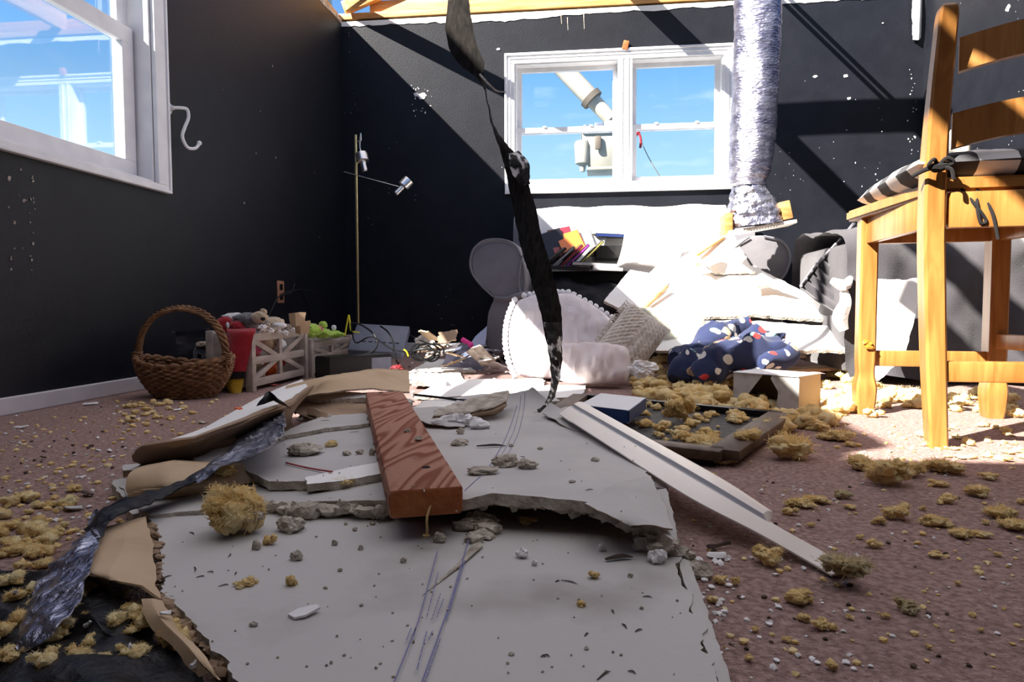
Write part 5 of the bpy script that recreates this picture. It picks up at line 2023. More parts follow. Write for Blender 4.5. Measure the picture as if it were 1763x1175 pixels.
# curled brown backed sheet at the left
t = thing('curled_drywall', 'long white drywall sheet with brown backing curling up at the left of the heap', 'drywall', G(350, 790, .03))
bm = NB()
loft(bm, [[G(250, 803, .026), G(340, 792, .030), G(430, 768, .036), G(505, 735, .045)],
          [G(228, 792, .050), G(330, 778, .060), G(425, 748, .070), G(503, 712, .080)],
          [G(240, 772, .080), G(330, 759, .092), G(422, 726, .108), G(504, 694, .118), G(536, 668, .122)],
          [G(250, 764, .086), G(335, 752, .098), G(426, 716, .114), G(502, 686, .122), G(533, 664, .125)]], 60, 30, .003, .003, amp=.003, freq=9, seed=13, ms=0, down=(0, 1, -.2))
mesh_obj('backing_paper', bm, PAPER, t)
bm = NB()
loft(bm, [[G(262, 766, .082), G(335, 753, .096), G(426, 717, .112), G(500, 687, .120), G(530, 665, .123)],
          [G(330, 745, .088), G(420, 706, .102), G(470, 681, .112), G(524, 658, .118)],
          [G(352, 737, .076), G(420, 698, .092), G(470, 672, .102), G(520, 653, .108)]], 50, 16, .010, .004, amp=.002, freq=9, seed=14, ms=1, down=(0, 0, -1))
w_ = mesh_obj('face_sheet', bm, [WHITEDRY, GYP], t)
w_['label'] = 'white face side'
sheet('drywall_strip', 'drywall slab edge lying under the curled sheet at the far left', 'drywall',
      [[G(212, 800, .030), G(270, 796, .034), G(330, 790, .036)], [G(208, 812, .028), G(270, 806, .032), G(335, 798, .034)]], .012, .005, 36, 8, .001, 12, 15, [DRY, PAPER, PAPER])
sheet('paper_curl', 'tan curl of backing paper arching over the left of the heap', 'paper scrap',
      [[G(225, 862, .026), G(290, 858, .028), G(370, 845, .032), G(450, 828, .036)], [G(218, 838, .046), G(285, 834, .052), G(370, 826, .050), G(450, 818, .042)],
       [G(226, 812, .062), G(285, 800, .070), G(370, 805, .056), G(450, 808, .044)], [G(255, 800, .052), G(300, 792, .060), G(375, 796, .048), G(452, 800, .042)]], .0016, .003, 44, 26, .002, 12, 17, [TAN, TAN, TAN], down=(0, 0, -1))
sheet('drywall_corner', 'broken drywall corner sticking out left under the tan curl', 'drywall',
      [[G(196, 828, .022), G(240, 822, .024)], [G(206, 850, .020), G(250, 848, .022)], [G(228, 885, .018), G(268, 880, .020)]], .016, .006, 20, 20, .001, 10, 19, [DRY, GYP, PAPER])
# brown cardboard roll in the middle distance
sheet('backing_paper', 'tan sheet of drywall backing bent over behind the old stud', 'paper scrap',
      [[G(500, 676, .075), G(560, 664, .085), G(640, 654, .090), G(704, 650, .085)], [G(498, 664, .105), G(560, 650, .118), G(640, 640, .120), G(704, 642, .108)],
       [G(490, 668, .112), G(560, 652, .130), G(640, 640, .130), G(704, 641, .112)], [G(478, 690, .085), G(560, 676, .100), G(640, 668, .100), G(706, 676, .080)]], .004, .004, 44, 26, .002, 10, 21, [TAN, GYP, TAN], down=(0, 1, -.1))
sheet('drywall_piece', 'torn drywall edge in front of the bent tan sheet', 'drywall',
      [[G(470, 676, .088), G(560, 676, .090), G(640, 676, .086), G(708, 688, .074)], [G(484, 688, .078), G(560, 686, .082), G(640, 684, .080), G(708, 694, .068)]], .012, .008, 60, 10, .003, 14, 23, [DRY, GYP, PAPER])
sheet('backing_paper', 'brown paper hanging below the torn edge left of the stud', 'paper scrap',
      [[G(486, 690, .072), G(560, 690, .074), G(650, 690, .066)], [G(520, 715, .055), G(580, 712, .056), G(650, 712, .050)], [G(575, 734, .045), G(610, 732, .045), G(652, 728, .042)]], .002, .004, 36, 18, .003, 10, 25, [PAPER, PAPER, PAPER], down=(0, 1, -.3))
core('plaster_rubble', 'small plaster rubble at the left end of the torn edge', [G(500, 705, .05), G(530, 700, .055), G(555, 712, .05), G(520, 722, .045)], 21, .012)
sheet('drywall_piece', 'short tan drywall chunk leaning on the rubble', 'drywall', [[G(530, 700, .075), G(565, 712, .070)], [G(528, 712, .060), G(562, 724, .056)]], .010, .003, 12, 6, 0, 9, 3, [TAN, GYP, TAN], down=(0, 1, -.5))
# torn curl right of the stud
sheet('drywall_piece', 'torn drywall piece with a peeling paper tongue right of the old stud', 'drywall',
      [[G(748, 706, .075), G(800, 690, .085), G(850, 676, .095), G(876, 672, .100)], [G(744, 718, .062), G(800, 712, .068), G(850, 700, .080), G(870, 690, .090)], [G(752, 714, .052), G(800, 716, .054), G(845, 712, .060), G(862, 702, .070)]],
      .008, .006, 44, 16, .003, 16, 27, [GYP, GYP, PAPER])
sheet('paper_scrap', 'pale paper scrap curling between the stud and the torn piece', 'paper scrap',
      [[G(708, 702, .062), G(750, 700, .064), G(790, 706, .058)], [G(716, 718, .058), G(760, 722, .058), G(800, 726, .052)], [G(735, 730, .050), G(770, 735, .048), G(800, 736, .048)]], .0016, .004, 24, 14, .004, 16, 29, [DRY, PAPER, PAPER])
core('plaster_rubble', 'whitish plaster lumps beneath the torn piece right of the stud', [G(760, 724, .058), G(780, 722, .058), G(805, 724, .056), G(828, 732, .054)], 31, .013, [CHIPW])

# old stud with a nail
pn = AY(735, 880, .80)
pf = AY(661, 690, 1.60)
t = thing('old_stud', 'weathered red brown timber stud lying across the broken drywall', 'timber', V(((pn.x + pf.x) / 2, 1.2, .05)))
bm = NB()
n0, n1 = AY(735, 886, .80), AY(662, 695, 1.62)
n0.z, n1.z = .071, .082
beam(bm, n0, n1, .090, .036, bev=.0045)
bm.faces.ensure_lookup_table()
dd = (n0 - n1).normalized()
for f in bm.faces:
    f.normal_update()
    if f.normal.dot(dd) > .9:
        f.material_index = 1
mesh_obj('timber', bm, [OLDW, OLDEND], t)
bm = NB()
q = n0 + V((.004, -.001, -.002))
tube(bm, [q + V((.0, .02, .004)), q + V((0, -.014, -.010)), q + V((.002, -.022, -.024)), q + V((.001, -.024, -.030))], [.0016, .0016, .0016, .0013], 7, 3)
lathe(bm, q + V((.001, -.024, -.032)), [(.0001, 0), (.0042, .001), (.0042, .0028), (.0001, .003)], 10, caps=False)
mesh_obj('nail', bm, RUST, t)
for f, s in ((.12, .012), (.97, -.01)):
    bm = NB()
    c = n0.lerp(n1, f) + V((s, 0, .018))
    lathe(bm, c, [(.0001, 0), (.0062, .0), (.0048, .0010), (.0001, .0012)], 12, caps=False)
    mesh_obj('nail_hole', bm, BLACKF, t)

# long white vinyl channel
t_rows = []
for (lx, ly, lz), (ux_, uy_, uz_) in (((962, 712, .068), (1003, 693, .075)), ((1060, 775, .060), (1110, 752, .062)), ((1180, 852, .046), (1240, 824, .047)), ((1300, 915, .026), (1345, 892, .030)), ((1384, 962, .010), (1440, 945, .014)), ((1432, 990, .006), (1500, 986, .006))):
    a, b = G(lx, ly, lz), G(ux_, uy_, uz_)
    t_rows.append((a, b))
prof = [(0, 0), (.30, .004), (.44, .005), (.46, -.001), (.60, -.001), (.62, .005), (.82, .006), (1, .001)]
bm = NB()
secs = [[a.lerp(b, f) + V((0, 0, h)) for f, h in prof] for a, b in t_rows]
cols = list(zip(*secs))
lines = [cat_pts([p.copy() for p in c], 14) for c in cols]
n = len(lines[0])
lim = int(n * .565)
g = []
for j, ln in enumerate(lines):
    row = []
    for i, p in enumerate(ln):
        q = p.copy()
        if i > lim and j >= 5:
            q = lines[4][i].lerp(ln[i], .35 if j == 7 else .2 if j == 6 else .1) - V((0, 0, .004))
        if i < 5 and j < 3:
            q = q + V((0, .01 * (5 - i) / 5, -.002))
        row.append(q)
    g.append(row)
top = [[bm.verts.new(p) for p in r] for r in g]
bot = [[bm.verts.new(p - V((0, 0, .0022))) for p in r] for r in g]
for j in range(len(top) - 1):
    for i in range(n - 1):
        f = bm.faces.new((top[j][i], top[j][i + 1], top[j + 1][i + 1], top[j + 1][i]))
        f.material_index = 1 if j in (2, 3, 4) else 0
        bm.faces.new((bot[j][i], bot[j + 1][i], bot[j + 1][i + 1], bot[j][i + 1]))
for i in range(n - 1):
    bm.faces.new((top[0][i], bot[0][i], bot[0][i + 1], top[0][i + 1]))
    bm.faces.new((top[-1][i], top[-1][i + 1], bot[-1][i + 1], bot[-1][i]))
for j in range(len(top) - 1):
    bm.faces.new((top[j][0], top[j + 1][0], bot[j + 1][0], bot[j][0]))
    bm.faces.new((top[j][-1], bot[j][-1], bot[j + 1][-1], top[j + 1][-1]))
o = mesh_obj('vinyl_channel', bm, [TRIMW, TRIMG])
tag(o, 'long cream vinyl trim channel slanting from the heap to the carpet', 'trim strip')
sheet('paper_scrap', 'torn grey paper under the upper end of the vinyl channel', 'paper scrap',
      [[G(935, 712, .058), G(985, 698, .062), G(1030, 712, .058)], [G(950, 722, .054), G(1000, 722, .055), G(1060, 738, .052)], [G(985, 740, .050), G(1040, 752, .050), G(1090, 745, .048)]], .002, .006, 30, 16, .003, 14, 33, [DRY, PAPER, PAPER])
sheet('paper_scrap', 'small white paper corner beneath the middle of the vinyl channel', 'paper scrap',
      [[G(1100, 820, .042), G(1130, 812, .044)], [G(1120, 838, .036), G(1150, 842, .036)]], .0015, .004, 12, 8, .002, 16, 35, [CHIPW, CHIPW, CHIPW])

# dark framed screen on the floor and the blue book
def P0(x, y, z=.0):
    return G(x, y, z)
zf = .024
t = thing('framed_screen', 'dark framed mesh panel lying on the carpet under yellow insulation', 'framed panel', G(1170, 735))
FL_, FR_, NR_, NL_ = G(1000, 684, zf), G(1345, 716, zf), G(1245, 783, zf), G(905, 745, zf)
bm = NB()
beam(bm, FL_, FR_, .026, .020, bev=.002)
mesh_obj('far_rail', bm, BLACKPL, t)
bm = NB()
beam(bm, FR_ + (NR_ - FR_) * .02, NR_, .062, .020, bev=.003)
s_ = mesh_obj('side_rail', bm, BROWNW, t)
s_['label'] = 'dark brown wooden side rail'
bm = NB()
beam(bm, NL_, NR_, .050, .020, bev=.003)
mesh_obj('near_rail', bm, BROWNW, t)
bm = NB()
beam(bm, FL_, NL_, .050, .020, bev=.003)
mesh_obj('side_rail', bm, BROWNW, t)
bm = NB()
poly_prism(bm, [V((p.x, p.y, .016)) for p in (NL_, NR_, FR_, FL_)], (0, 0, 1), .006, 0)
mesh_obj('mesh_panel', bm, DARKMAT, t)

t = thing('book', 'thick blue hardback book with white pages lying by the vinyl channel', 'book', G(1050, 715, .03))
pa, pb = G(1000, 714, .034), G(1080, 734, .034)
pa, pb = AY(998, 712, 1.66), AY(1081, 728, 1.58)
pa.z = pb.z = .038
dv = (pb - pa)
sv = AY(1110, 707, 1.80) - pb
sv.z = 0
bm = NB()
q = [pa, pb, pb + sv, pa + sv]
poly_prism(bm, [p + V((0, 0, .0285)) for p in q], (0, 0, 1), .0265, 0)
mesh_obj('page_block', bm, PAGES, t)
bm = NB()
cen = (pa + pb + sv + pa + sv + pb) / 4
qq = [cen + (V((p.x, p.y, pa.z)) - cen) * 1.02 for p in q]
for z in (.030, .002):
    poly_prism(bm, [V((p.x, p.y, pa.z + z)) for p in qq], (0, 0, 1), .002, 0)
c_ = mesh_obj('cover_board', bm, PAGES, t)
bm = NB()
nv_ = V((dv.y, -dv.x, 0)).normalized()
if nv_.y > 0:
    nv_ = -nv_
poly_prism(bm, [pa + nv_ * .003 + V((0, 0, 0)), pb + nv_ * .003, pb + nv_ * .003 + V((0, 0, .030)), pa + nv_ * .003 + V((0, 0, .030))], nv_, .004, 0)
ev = sv.normalized()
poly_prism(bm, [pb + dv.normalized() * .004, pb + sv + dv.normalized() * .004, pb + sv + dv.normalized() * .004 + V((0, 0, .030)), pb + dv.normalized() * .004 + V((0, 0, .030))], dv, .003, 0)
s_ = mesh_obj('spine', bm, BLUE, t)
s_['label'] = 'dark blue spine and edge'

# patterned box with a torn opening
t = thing('tissue_box', 'upturned cream card box with a hexagon pattern and a torn opening', 'box', G(1335, 712))
A0, B0, C0 = G(1262, 700), G(1375, 713), G(1412, 704)
h_ = AY(1375, 650, B0.y).z
D0 = A0 + (C0 - B0)
zv = V((0, 0, 1))
fd = (B0 - A0)
fn = V((fd.y, -fd.x, 0)).normalized()
bm = NB()
def fp(u, w):
    return A0 + fd * u + zv * (h_ * w)
left = [fp(0, 0), fp(.26, 0), fp(.22, .35), fp(.44, .93), fp(.46, 1), fp(0, 1)]
right = [fp(.62, 0), fp(1, 0), fp(1, 1), fp(.60, 1), fp(.58, .9), fp(.70, .55), fp(.68, .2)]
poly_prism(bm, left, fn, .002, 0)
mesh_obj('front_panel', bm, PATT, t)
bm = NB()
poly_prism(bm, right, fn, .002, 0)
mesh_obj('front_panel', bm, PATT, t)
bm = NB()
poly_prism(bm, [B0, C0, C0 + zv * h_, B0 + zv * h_], (C0 - B0).cross(zv), .002, 0)
poly_prism(bm, [A0, D0, D0 + zv * h_, A0 + zv * h_], -(C0 - B0).cross(zv), .002, 0)
poly_prism(bm, [D0, C0, C0 + zv * h_, D0 + zv * h_], -fn, .002, 0)
s_ = mesh_obj('side_panel', bm, KRAFT, t)
s_['label'] = 'plain tan side panels'
bm = NB()
poly_prism(bm, [A0 + zv * (h_ + .002) + fn * .004, B0 + zv * (h_ + .002) + fn * .004, C0 + zv * (h_ + .002), D0 + zv * (h_ + .002)], (0, 0, 1), .002, 0)
mesh_obj('top_panel', bm, PAGES, t)

# thin boards beyond the box
for k, (a, b, w, lab) in enumerate(((((1180, 648), (1462, 632)), 0, .10, 'splintered tan board lying between the blanket and the chair'), (((1255, 622), (1470, 606)), 0, .12, 'white broken board lying behind the tan one'))):
    p, q = G(a[0][0], a[0][1], .04 + .03 * k), G(a[1][0], a[1][1], .05 + .03 * k)
    d_ = V((-(q - p).y, (q - p).x, 0)).normalized() * w
    sheet('splintered_board', lab, 'board', [resample([p, q], 8), resample([p + d_, q + d_], 8)], .012, .010, 50, 10, .002, 9, 40 + k, [TAN if k == 0 else WHITEDRY, TAN, TAN], down=(0, 0, -1))

# ================================================================== torn strips of film and foil
def ribbon(rows, nu=10, nv=120, **kw):
    bm = NB()
    loft(bm, rows, nu, nv, **kw)
    return bm


def prow(px, py, w, y, tilt=0.0, tw=0.0):
    """a cross line of a hanging strip: width w px about (px, py) at depth y, turned tw about the upright"""
    c = AY(px, py, y)
    h = w * y / 1175 / 2
    d = V((math.cos(tw), math.sin(tw), tilt)) * h
    return [c - d, c + V((0, -.25 * h, 0)), c + d]


t = thing('hanging_strip', 'long torn black strip hanging twisted from the open roof to the heap', 'torn strip', G(930, 708, .09))
top_ = V((-.48, 1.95, WT + .03))
HP = [(787, -40, 30, 1.86, .0, .0), (790, 0, 36, 1.84, .0, .1), (790, 40, 44, 1.83, 0, .15), (797, 80, 48, 1.82, .1, .1), (812, 108, 40, 1.82, .2, .2), (826, 132, 14, 1.82, .2, .5), (833, 150, 7, 1.82, 0, 1.1), (840, 185, 7, 1.81, 0, 1.5),
      (850, 218, 10, 1.81, 0, 1.2), (862, 244, 14, 1.80, .1, .9), (876, 270, 24, 1.80, .2, .4), (888, 300, 32, 1.79, .15, .2), (900, 350, 37, 1.78, .1, .0), (914, 410, 40, 1.76, .1, -.1), (928, 460, 40, 1.74, .05, -.1),
      (942, 510, 38, 1.72, .05, .1), (951, 555, 34, 1.70, 0, .3), (955, 600, 28, 1.68, 0, .6), (957, 632, 24, 1.66, 0, .8)]
rows = [[top_ + V((-.02, 0, .1)), top_ + V((0, 0, .1)), top_ + V((.02, 0, .1))], [top_ + V((-.02, 0, -.05)), top_ + V((0, 0, -.05)), top_ + V((.02, 0, -.05))]] + [prow(*h) for h in HP]
mesh_obj('strip_band', ribbon(rows, 10, 20 * 8, thick=.002, rag=.003, amp=.004, freq=14, amp2=.003, freq2=45, seed=3, ms=0), STRIP, t)
HP2 = [(957, 632, 24, 1.66, 0, .8), (955, 660, 18, 1.62, 0, .9), (947, 686, 13, 1.58, 0, .8), (936, 702, 9, 1.55, 0, .6), (925, 711, 9, 1.53, 0, .3)]
HPl = [(951, 556, 30, 1.695, 0, .3), (955, 600, 26, 1.675, 0, .6)] + HP2
lo_ = mesh_obj('strip_tail', ribbon([prow(*h) for h in HPl], 10, 70, thick=.0024, rag=.003, amp=.004, freq=18, amp2=.003, freq2=50, seed=5, ms=0), STRIPW, t)
lo_['label'] = 'lower end with silver flaking off the black'
bm = NB()
tube(bm, [AY(826, 128, 1.81), AY(842, 146, 1.80), AY(856, 157, 1.80), AY(872, 158, 1.80)], [.003, .003, .0024, .001], 6, 6)
mesh_obj('loose_thread', bm, GYP, t)
bm = NB()
loft(bm, [prow(884, 262, 20, 1.78, .3, .5), prow(896, 290, 30, 1.77, .3, .3), prow(905, 318, 16, 1.765, .2, .2)], 8, 24, .0015, .004, amp=.007, freq=24, seed=9, ms=0)
p_ = mesh_obj('foil_patch', bm, STRIPW, t)
p_['label'] = 'crinkled silver patch'

t = thing('foil_strip', 'twisted silver and black foil strip snaking over the left of the heap', 'torn strip', G(100, 1040))


def frow(px, py, w, ang, z0, z1):
    """a cross line of a lying strip: width w px across its run (angle ang on the picture), edges lifted to z0 and z1"""
    a = math.radians(ang)
    dx, dy = math.cos(a) * w / 2, math.sin(a) * w / 2
    p, q = G(px - dx, py - dy, z0), G(px + dx, py + dy, z1)
    m_ = (p + q) / 2 + V((0, 0, .006))
    return [p, m_, q]


A_ = [frow(28, 1128, 14, 20, .012, .012), frow(62, 1080, 52, 28, .018, .030), frow(98, 1020, 72, 32, .022, .042), frow(132, 965, 56, 34, .026, .046), frow(160, 915, 34, 38, .034, .046)]
mesh_obj('foil_end', ribbon(A_, 16, 80, thick=.0016, rag=.003, amp=.007, freq=26, amp2=.004, freq2=60, seed=3, ms=0), FOIL, t)
B_ = [frow(156, 922, 34, 38, .036, .048), frow(178, 890, 28, 40, .040, .050), frow(215, 872, 22, 60, .044, .052), frow(255, 858, 18, 65, .044, .050), frow(300, 842, 8, 65, .048, .052), frow(345, 822, 8, 60, .056, .060)]
b_ = mesh_obj('twisted_middle', ribbon(B_, 12, 70, thick=.002, rag=.003, amp=.006, freq=26, amp2=.004, freq2=60, seed=5, ms=0), BLACKFILM, t)
b_['label'] = 'twisted black middle'
C_ = [frow(338, 826, 8, 60, .056, .060), frow(370, 804, 18, 62, .060, .070), frow(405, 780, 32, 65, .066, .080), frow(440, 755, 46, 65, .072, .092), frow(470, 732, 54, 70, .074, .100), frow(488, 706, 48, 80, .080, .112)]
c_ = mesh_obj('film_end', ribbon(C_, 16, 80, thick=.0014, rag=.004, amp=.009, freq=24, amp2=.005, freq2=60, seed=7, ms=0), FILM, t)
c_['label'] = 'crinkled clear and silver upper end'
bm = NB()
loft(bm, [[G(442, 700, .122), G(470, 690, .128), G(502, 704, .118)], [G(452, 686, .135), G(468, 680, .138), G(484, 692, .130)], [G(456, 676, .143), G(461, 674, .144), G(466, 678, .143)]], 10, 16, .0014, .003, amp=.004, freq=30, ms=0)
mesh_obj('film_tip', bm, BLACKFILM, t)
sheet('film_scrap', 'pale shred of film beside the silver strip at the far left', 'film scrap', [[G(148, 905, .03), G(160, 908, .03)], [G(158, 888, .035), G(166, 890, .035)], [G(166, 876, .042), G(169, 878, .042)]], .0012, .002, 8, 12, .003, 40, 5, [FILM, FILM, FILM])

# brown backing paper left of the big sheet
sheet('backing_paper', 'brown backing paper torn off at the left edge of the nearest sheet', 'paper scrap',
      [[G(178, 908, .036), G(215, 900, .036), G(252, 890, .034)], [G(160, 940, .038), G(210, 945, .040), G(262, 940, .030)], [G(137, 978, .038), G(190, 985, .042), G(266, 985, .026)], [G(140, 988, .034), G(205, 1003, .040), G(244, 1008, .036), G(276, 1030, .024)]],
      .0022, .004, 40, 30, .003, 14, 41, [TAN, TAN, PAPER])
sheet('backing_paper', 'brown paper fold hanging under the torn paper at the left', 'paper scrap',
      [[G(136, 980, .038), G(170, 992, .039), G(188, 1000, .039)], [G(150, 998, .024), G(172, 1008, .022), G(184, 1018, .018)]], .0016, .003, 16, 8, .002, 14, 43, [PAPER, PAPER, PAPER], down=(0, 1, -.2))
sheet('backing_paper', 'brown paper edge curling along the left of the nearest sheet', 'paper scrap',
      [[G(244, 1032, .030), G(262, 1030, .032), G(280, 1034, .024)], [G(252, 1070, .024), G(275, 1062, .032), G(300, 1075, .024)], [G(300, 1120, .020), G(320, 1110, .028), G(340, 1118, .024)], [G(345, 1165, .012), G(362, 1158, .018), G(378, 1172, .018)]],
      .0022, .004, 18, 40, .002, 14, 45, [TAN, TAN, PAPER])
core('torn_paper_fuzz', 'frayed brown paper fibre along the left edge of the nearest sheet', [G(256, 905, .022), G(270, 960, .020), G(276, 1010, .018), G(300, 1050, .018), G(340, 1095, .018), G(385, 1150, .016), G(420, 1185, .014)], 51, .0055, [PAPER])

# black film heap at the lower left
rows = [[G(-60, 985, .010), G(30, 985, .018), G(120, 1000, .016), G(200, 1020, .012)], [G(-60, 1040, .012), G(60, 1040, .014), G(160, 1060, .020), G(250, 1070, .010)],
        [G(-60, 1110, .008), G(80, 1110, .018), G(200, 1120, .014), G(330, 1140, .008)], [G(-60, 1230, .006), G(100, 1230, .012), G(260, 1230, .012), G(400, 1230, .006)]]
bm = NB()
loft(bm, rows, 70, 60, .002, .012, amp=.010, freq=16, amp2=.006, freq2=40, seed=6, ms=0, down=(0, 0, -1))
for v in bm.verts:
    v.co.z = max(v.co.z, .001)
o = mesh_obj('black_film', bm, BLACKFILM)
tag(o, 'crumpled black film on the carpet at the lower left', 'film')

# ================================================================== white boards and scraps on the floor at the back
BACKS = [('white drywall board on the floor between the cables and the pompom pillow', [(700, 642, .010), (820, 640, .012)], [(745, 617, .022), (800, 620, .020)], WHITEDRY),
         ('white drywall board lying sunlit in the middle of the floor, nearest the stud', [(690, 716, .03), (900, 700, .03)], [(730, 690, .02), (885, 676, .02)], WHITEDRY),
         ('white drywall board lying sunlit before the pompom pillow', [(712, 682, .016), (940, 684, .016)], [(760, 655, .014), (935, 652, .014)], WHITEDRY),
         ('white drywall board shaded at the left of the sunlit ones', [(690, 660, .012), (800, 656, .012)], [(705, 644, .014), (790, 641, .014)], WHITEDRY),
         ('pale drywall board under the torn paper tongue', [(770, 700, .03), (960, 690, .03)], [(800, 682, .03), (950, 672, .03)], DRY)         ,('white drywall board lying sunlit under the blush pillow', [(880, 690, .012), (1000, 684, .012)], [(890, 664, .012), (1010, 662, .012)], WHITEDRY)]
for k, (lab, a, b, m) in enumerate(BACKS):
    sheet('drywall_sheet', lab, 'drywall', [[G(*p) for p in a], [G(*p) for p in b]], .010, .010, 40, 16, .004, 8, 60 + k, [m, GYP, PAPER])
sheet('drywall_piece', 'thick white drywall block lying sunlit between two boards', 'drywall', [[G(708, 655, .034), G(768, 657, .034)], [G(712, 648, .036), G(762, 649, .036)]], .020, .004, 20, 8, .001, 9, 71, [WHITEDRY, GYP, PAPER])
cable('cable', 'dark cord lying across the sunlit boards', [G(712, 680, .03), G(750, 684, .03), G(800, 690, .03), G(850, 690, .035)], .004, BLACKPL)
sheet('paper_sheet', 'pale blue sheet of paper leaning on the loveseat skirt', 'paper', [[AY(806, 600, 3.5), AY(836, 592, 3.55)], [AY(818, 580, 3.56), AY(838, 572, 3.58)], [AY(834, 566, 3.6), AY(838, 562, 3.6)]], .002, .003, 12, 12, .002, 10, 73, [M('pale_blue_paper', (.36, .40, .55), rough=.7)] * 3, down=(0, 1, 0))
bm = NB()
tube(bm, [AY(796, 585, 3.32), AY(808, 592, 3.30)], .013, 8)
blob(bm, AY(810, 594, 3.30), .016, .1, 4, 2)
for v in bm.verts:
    v.co.z -= .0
o = mesh_obj('plastic_toy', bm, PINKPAPER)
tag(o, 'hot pink plastic stick by the loveseat at the back', 'toy')
bm = NB()
tube(bm, [AY(790, 612, 3.2), AY(815, 604, 3.25), AY(842, 597, 3.3)], .006, 7)
o = mesh_obj('metal_rod', bm, BLACKPL)
tag(o, 'thin dark rod lying before the loveseat arm', 'rod')
rnd = random.Random(21)
SCR = [(762, 598, 'white', CHIPW), (775, 606, 'tan', TAN), (790, 601, 'blue grey', SLATE), (750, 611, 'grey', GYP), (770, 590, 'pale', DRY), (800, 612, 'slate', SLATE), (815, 616, 'blue grey', SLATE), (828, 612, 'grey', GYP), (783, 622, 'tan', TAN), (840, 618, 'white', CHIPW),
       (862, 618, 'black', BLACKPL), (758, 603, 'lilac', PILLOW), (745, 600, 'brown', PAPER), (835, 602, 'slate', SLATE), (852, 628, 'white', CHIPW), (770, 580, 'brown', PAPER), (740, 578, 'tan', TAN)]
seen = {}
for k, (px, py, nm_, m) in enumerate(SCR):
    q = AY(px, py, 2.95 + rnd.uniform(0, .25))
    q.z = max(q.z, .012)
    w = rnd.uniform(.03, .06)
    d = V((math.cos(k * 2.1), math.sin(k * 2.1) * .7, rnd.uniform(-.3, .3)))
    e = V((-d.y, d.x, rnd.uniform(-.2, .7))) * w
    d = d * w * 1.3
    bm = NB()
    loft(bm, [[q - d - e, q + d - e], [q - d + e, q + d + e]], 14, 8, .006, .010, amp=.008, freq=14, seed=k, ms=0)
    for v in bm.verts:
        v.co.z = max(v.co.z, .002)
    o = mesh_obj('debris_scrap', bm, m)
    tag(o, nm_ + ' scrap among the debris on the floor left of the loveseat', 'scrap', 'scraps on the floor left of the loveseat')

bm = NB()
c = AY(802, 600, 3.30)
loft(bm, [[V((c.x - .10, 3.20, .004)), V((c.x + .10, 3.22, .004))], [V((c.x - .09, 3.26, c.z - .03)), V((c.x + .09, 3.28, c.z - .01))], [V((c.x - .09, 3.38, c.z + .002)), V((c.x + .09, 3.38, c.z + .004))], [V((c.x - .08, 3.48, .01)), V((c.x + .1, 3.48, .01))]], 26, 24, .004, .012, amp=.012, freq=11, seed=5, ms=0)
o = mesh_obj('cloth_scrap', bm, M('lilac_grey_cloth', (.20, .19, .26), (.27, .26, .34), 12, .9, .3, 70))
tag(o, 'lilac grey cloth heaped under the pink plastic stick before the loveseat', 'cloth')
# ================================================================== loose glass wool
bpy.context.view_layer.update()


def bed(lab, spots, seed, lum=5, sub=3, name='loose_insulation', m=None, z0=.001):
    """a spread of loose wool nobody could count: one object"""
    bm = NB()
    rnd = random.Random(seed)
    for px, py, r_, h in spots:
        c = G(px, py, 0)
        k = c.y / 1175
        h = min(h, r_ * k * .75)
        fluff(bm, V((c.x, c.y, z0 + h * .45)), (r_ * k, r_ * k * rnd.uniform(.8, 1.5), h), rnd.randint(0, 9999), lum, 2, 16 if py < 800 else 70, z0)
    o = mesh_obj(name, bm, m or FLUFF, smooth='soft')
    return tag(o, lab, 'insulation', None, 'stuff')


rnd = random.Random(77)
def scatter(poly, n, r0, r1, h0, h1):
    out = []
    xs, ys = [p[0] for p in poly], [p[1] for p in poly]
    while len(out) < n:
        x, y = rnd.uniform(min(xs), max(xs)), rnd.uniform(min(ys), max(ys))
        ins = False
        j = len(poly) - 1
        for i in range(len(poly)):
            xi, yi = poly[i]
            xj, yj = poly[j]
            if (yi > y) != (yj > y) and x < (xj - xi) * (y - yi) / (yj - yi) + xi:
                ins = not ins
            j = i
        if ins:
            out.append((x, y, rnd.uniform(r0, r1), rnd.uniform(h0, h1)))
    return out


bed('thick bed of yellow insulation between the blanket and the framed panel', scatter([(1075, 668), (1180, 660), (1262, 664), (1262, 700), (1340, 712), (1330, 722), (1180, 700), (1090, 688)], 46, 14, 30, .022, .055), 3)
bed('yellow insulation heaped round the foot of the patterned box', scatter([(1300, 742), (1330, 722), (1410, 712), (1450, 700), (1462, 722), (1440, 735), (1370, 745), (1310, 755)], 24, 14, 28, .020, .045), 4)
bed('sunlit insulation spread round the front legs of the chair', scatter([(1412, 690), (1415, 664), (1590, 672), (1720, 690), (1763, 705), (1750, 722), (1600, 712), (1500, 722)], 50, 10, 24, .012, .030), 5)
bed('insulation tuft stuffed inside the torn patterned box', [(1310, 702, 22, .035), (1330, 705, 16, .025), (1296, 700, 12, .03)], 6)
bed('insulation under the boards beyond the patterned box', scatter([(1415, 668), (1415, 652), (1465, 645), (1465, 668)], 9, 10, 18, .02, .035), 7)
bed('brownish insulation between the knit pillow and the blanket', scatter([(1120, 660), (1115, 628), (1150, 622), (1155, 655)], 12, 9, 16, .03, .05), 8)
bed('flat insulation scattered over the framed panel', [(x, y, r_, h) for x, y, r_, h in scatter([(1080, 735), (1110, 706), (1300, 722), (1240, 770), (1160, 780), (1100, 752)], 60, 4, 14, .010, .022)], 9, 4, z0=.018)
bed('sunlit insulation wisps round the near chair leg', scatter([(1545, 745), (1640, 732), (1763, 735), (1763, 800), (1620, 790)], 34, 4, 13, .004, .012), 10, 3)
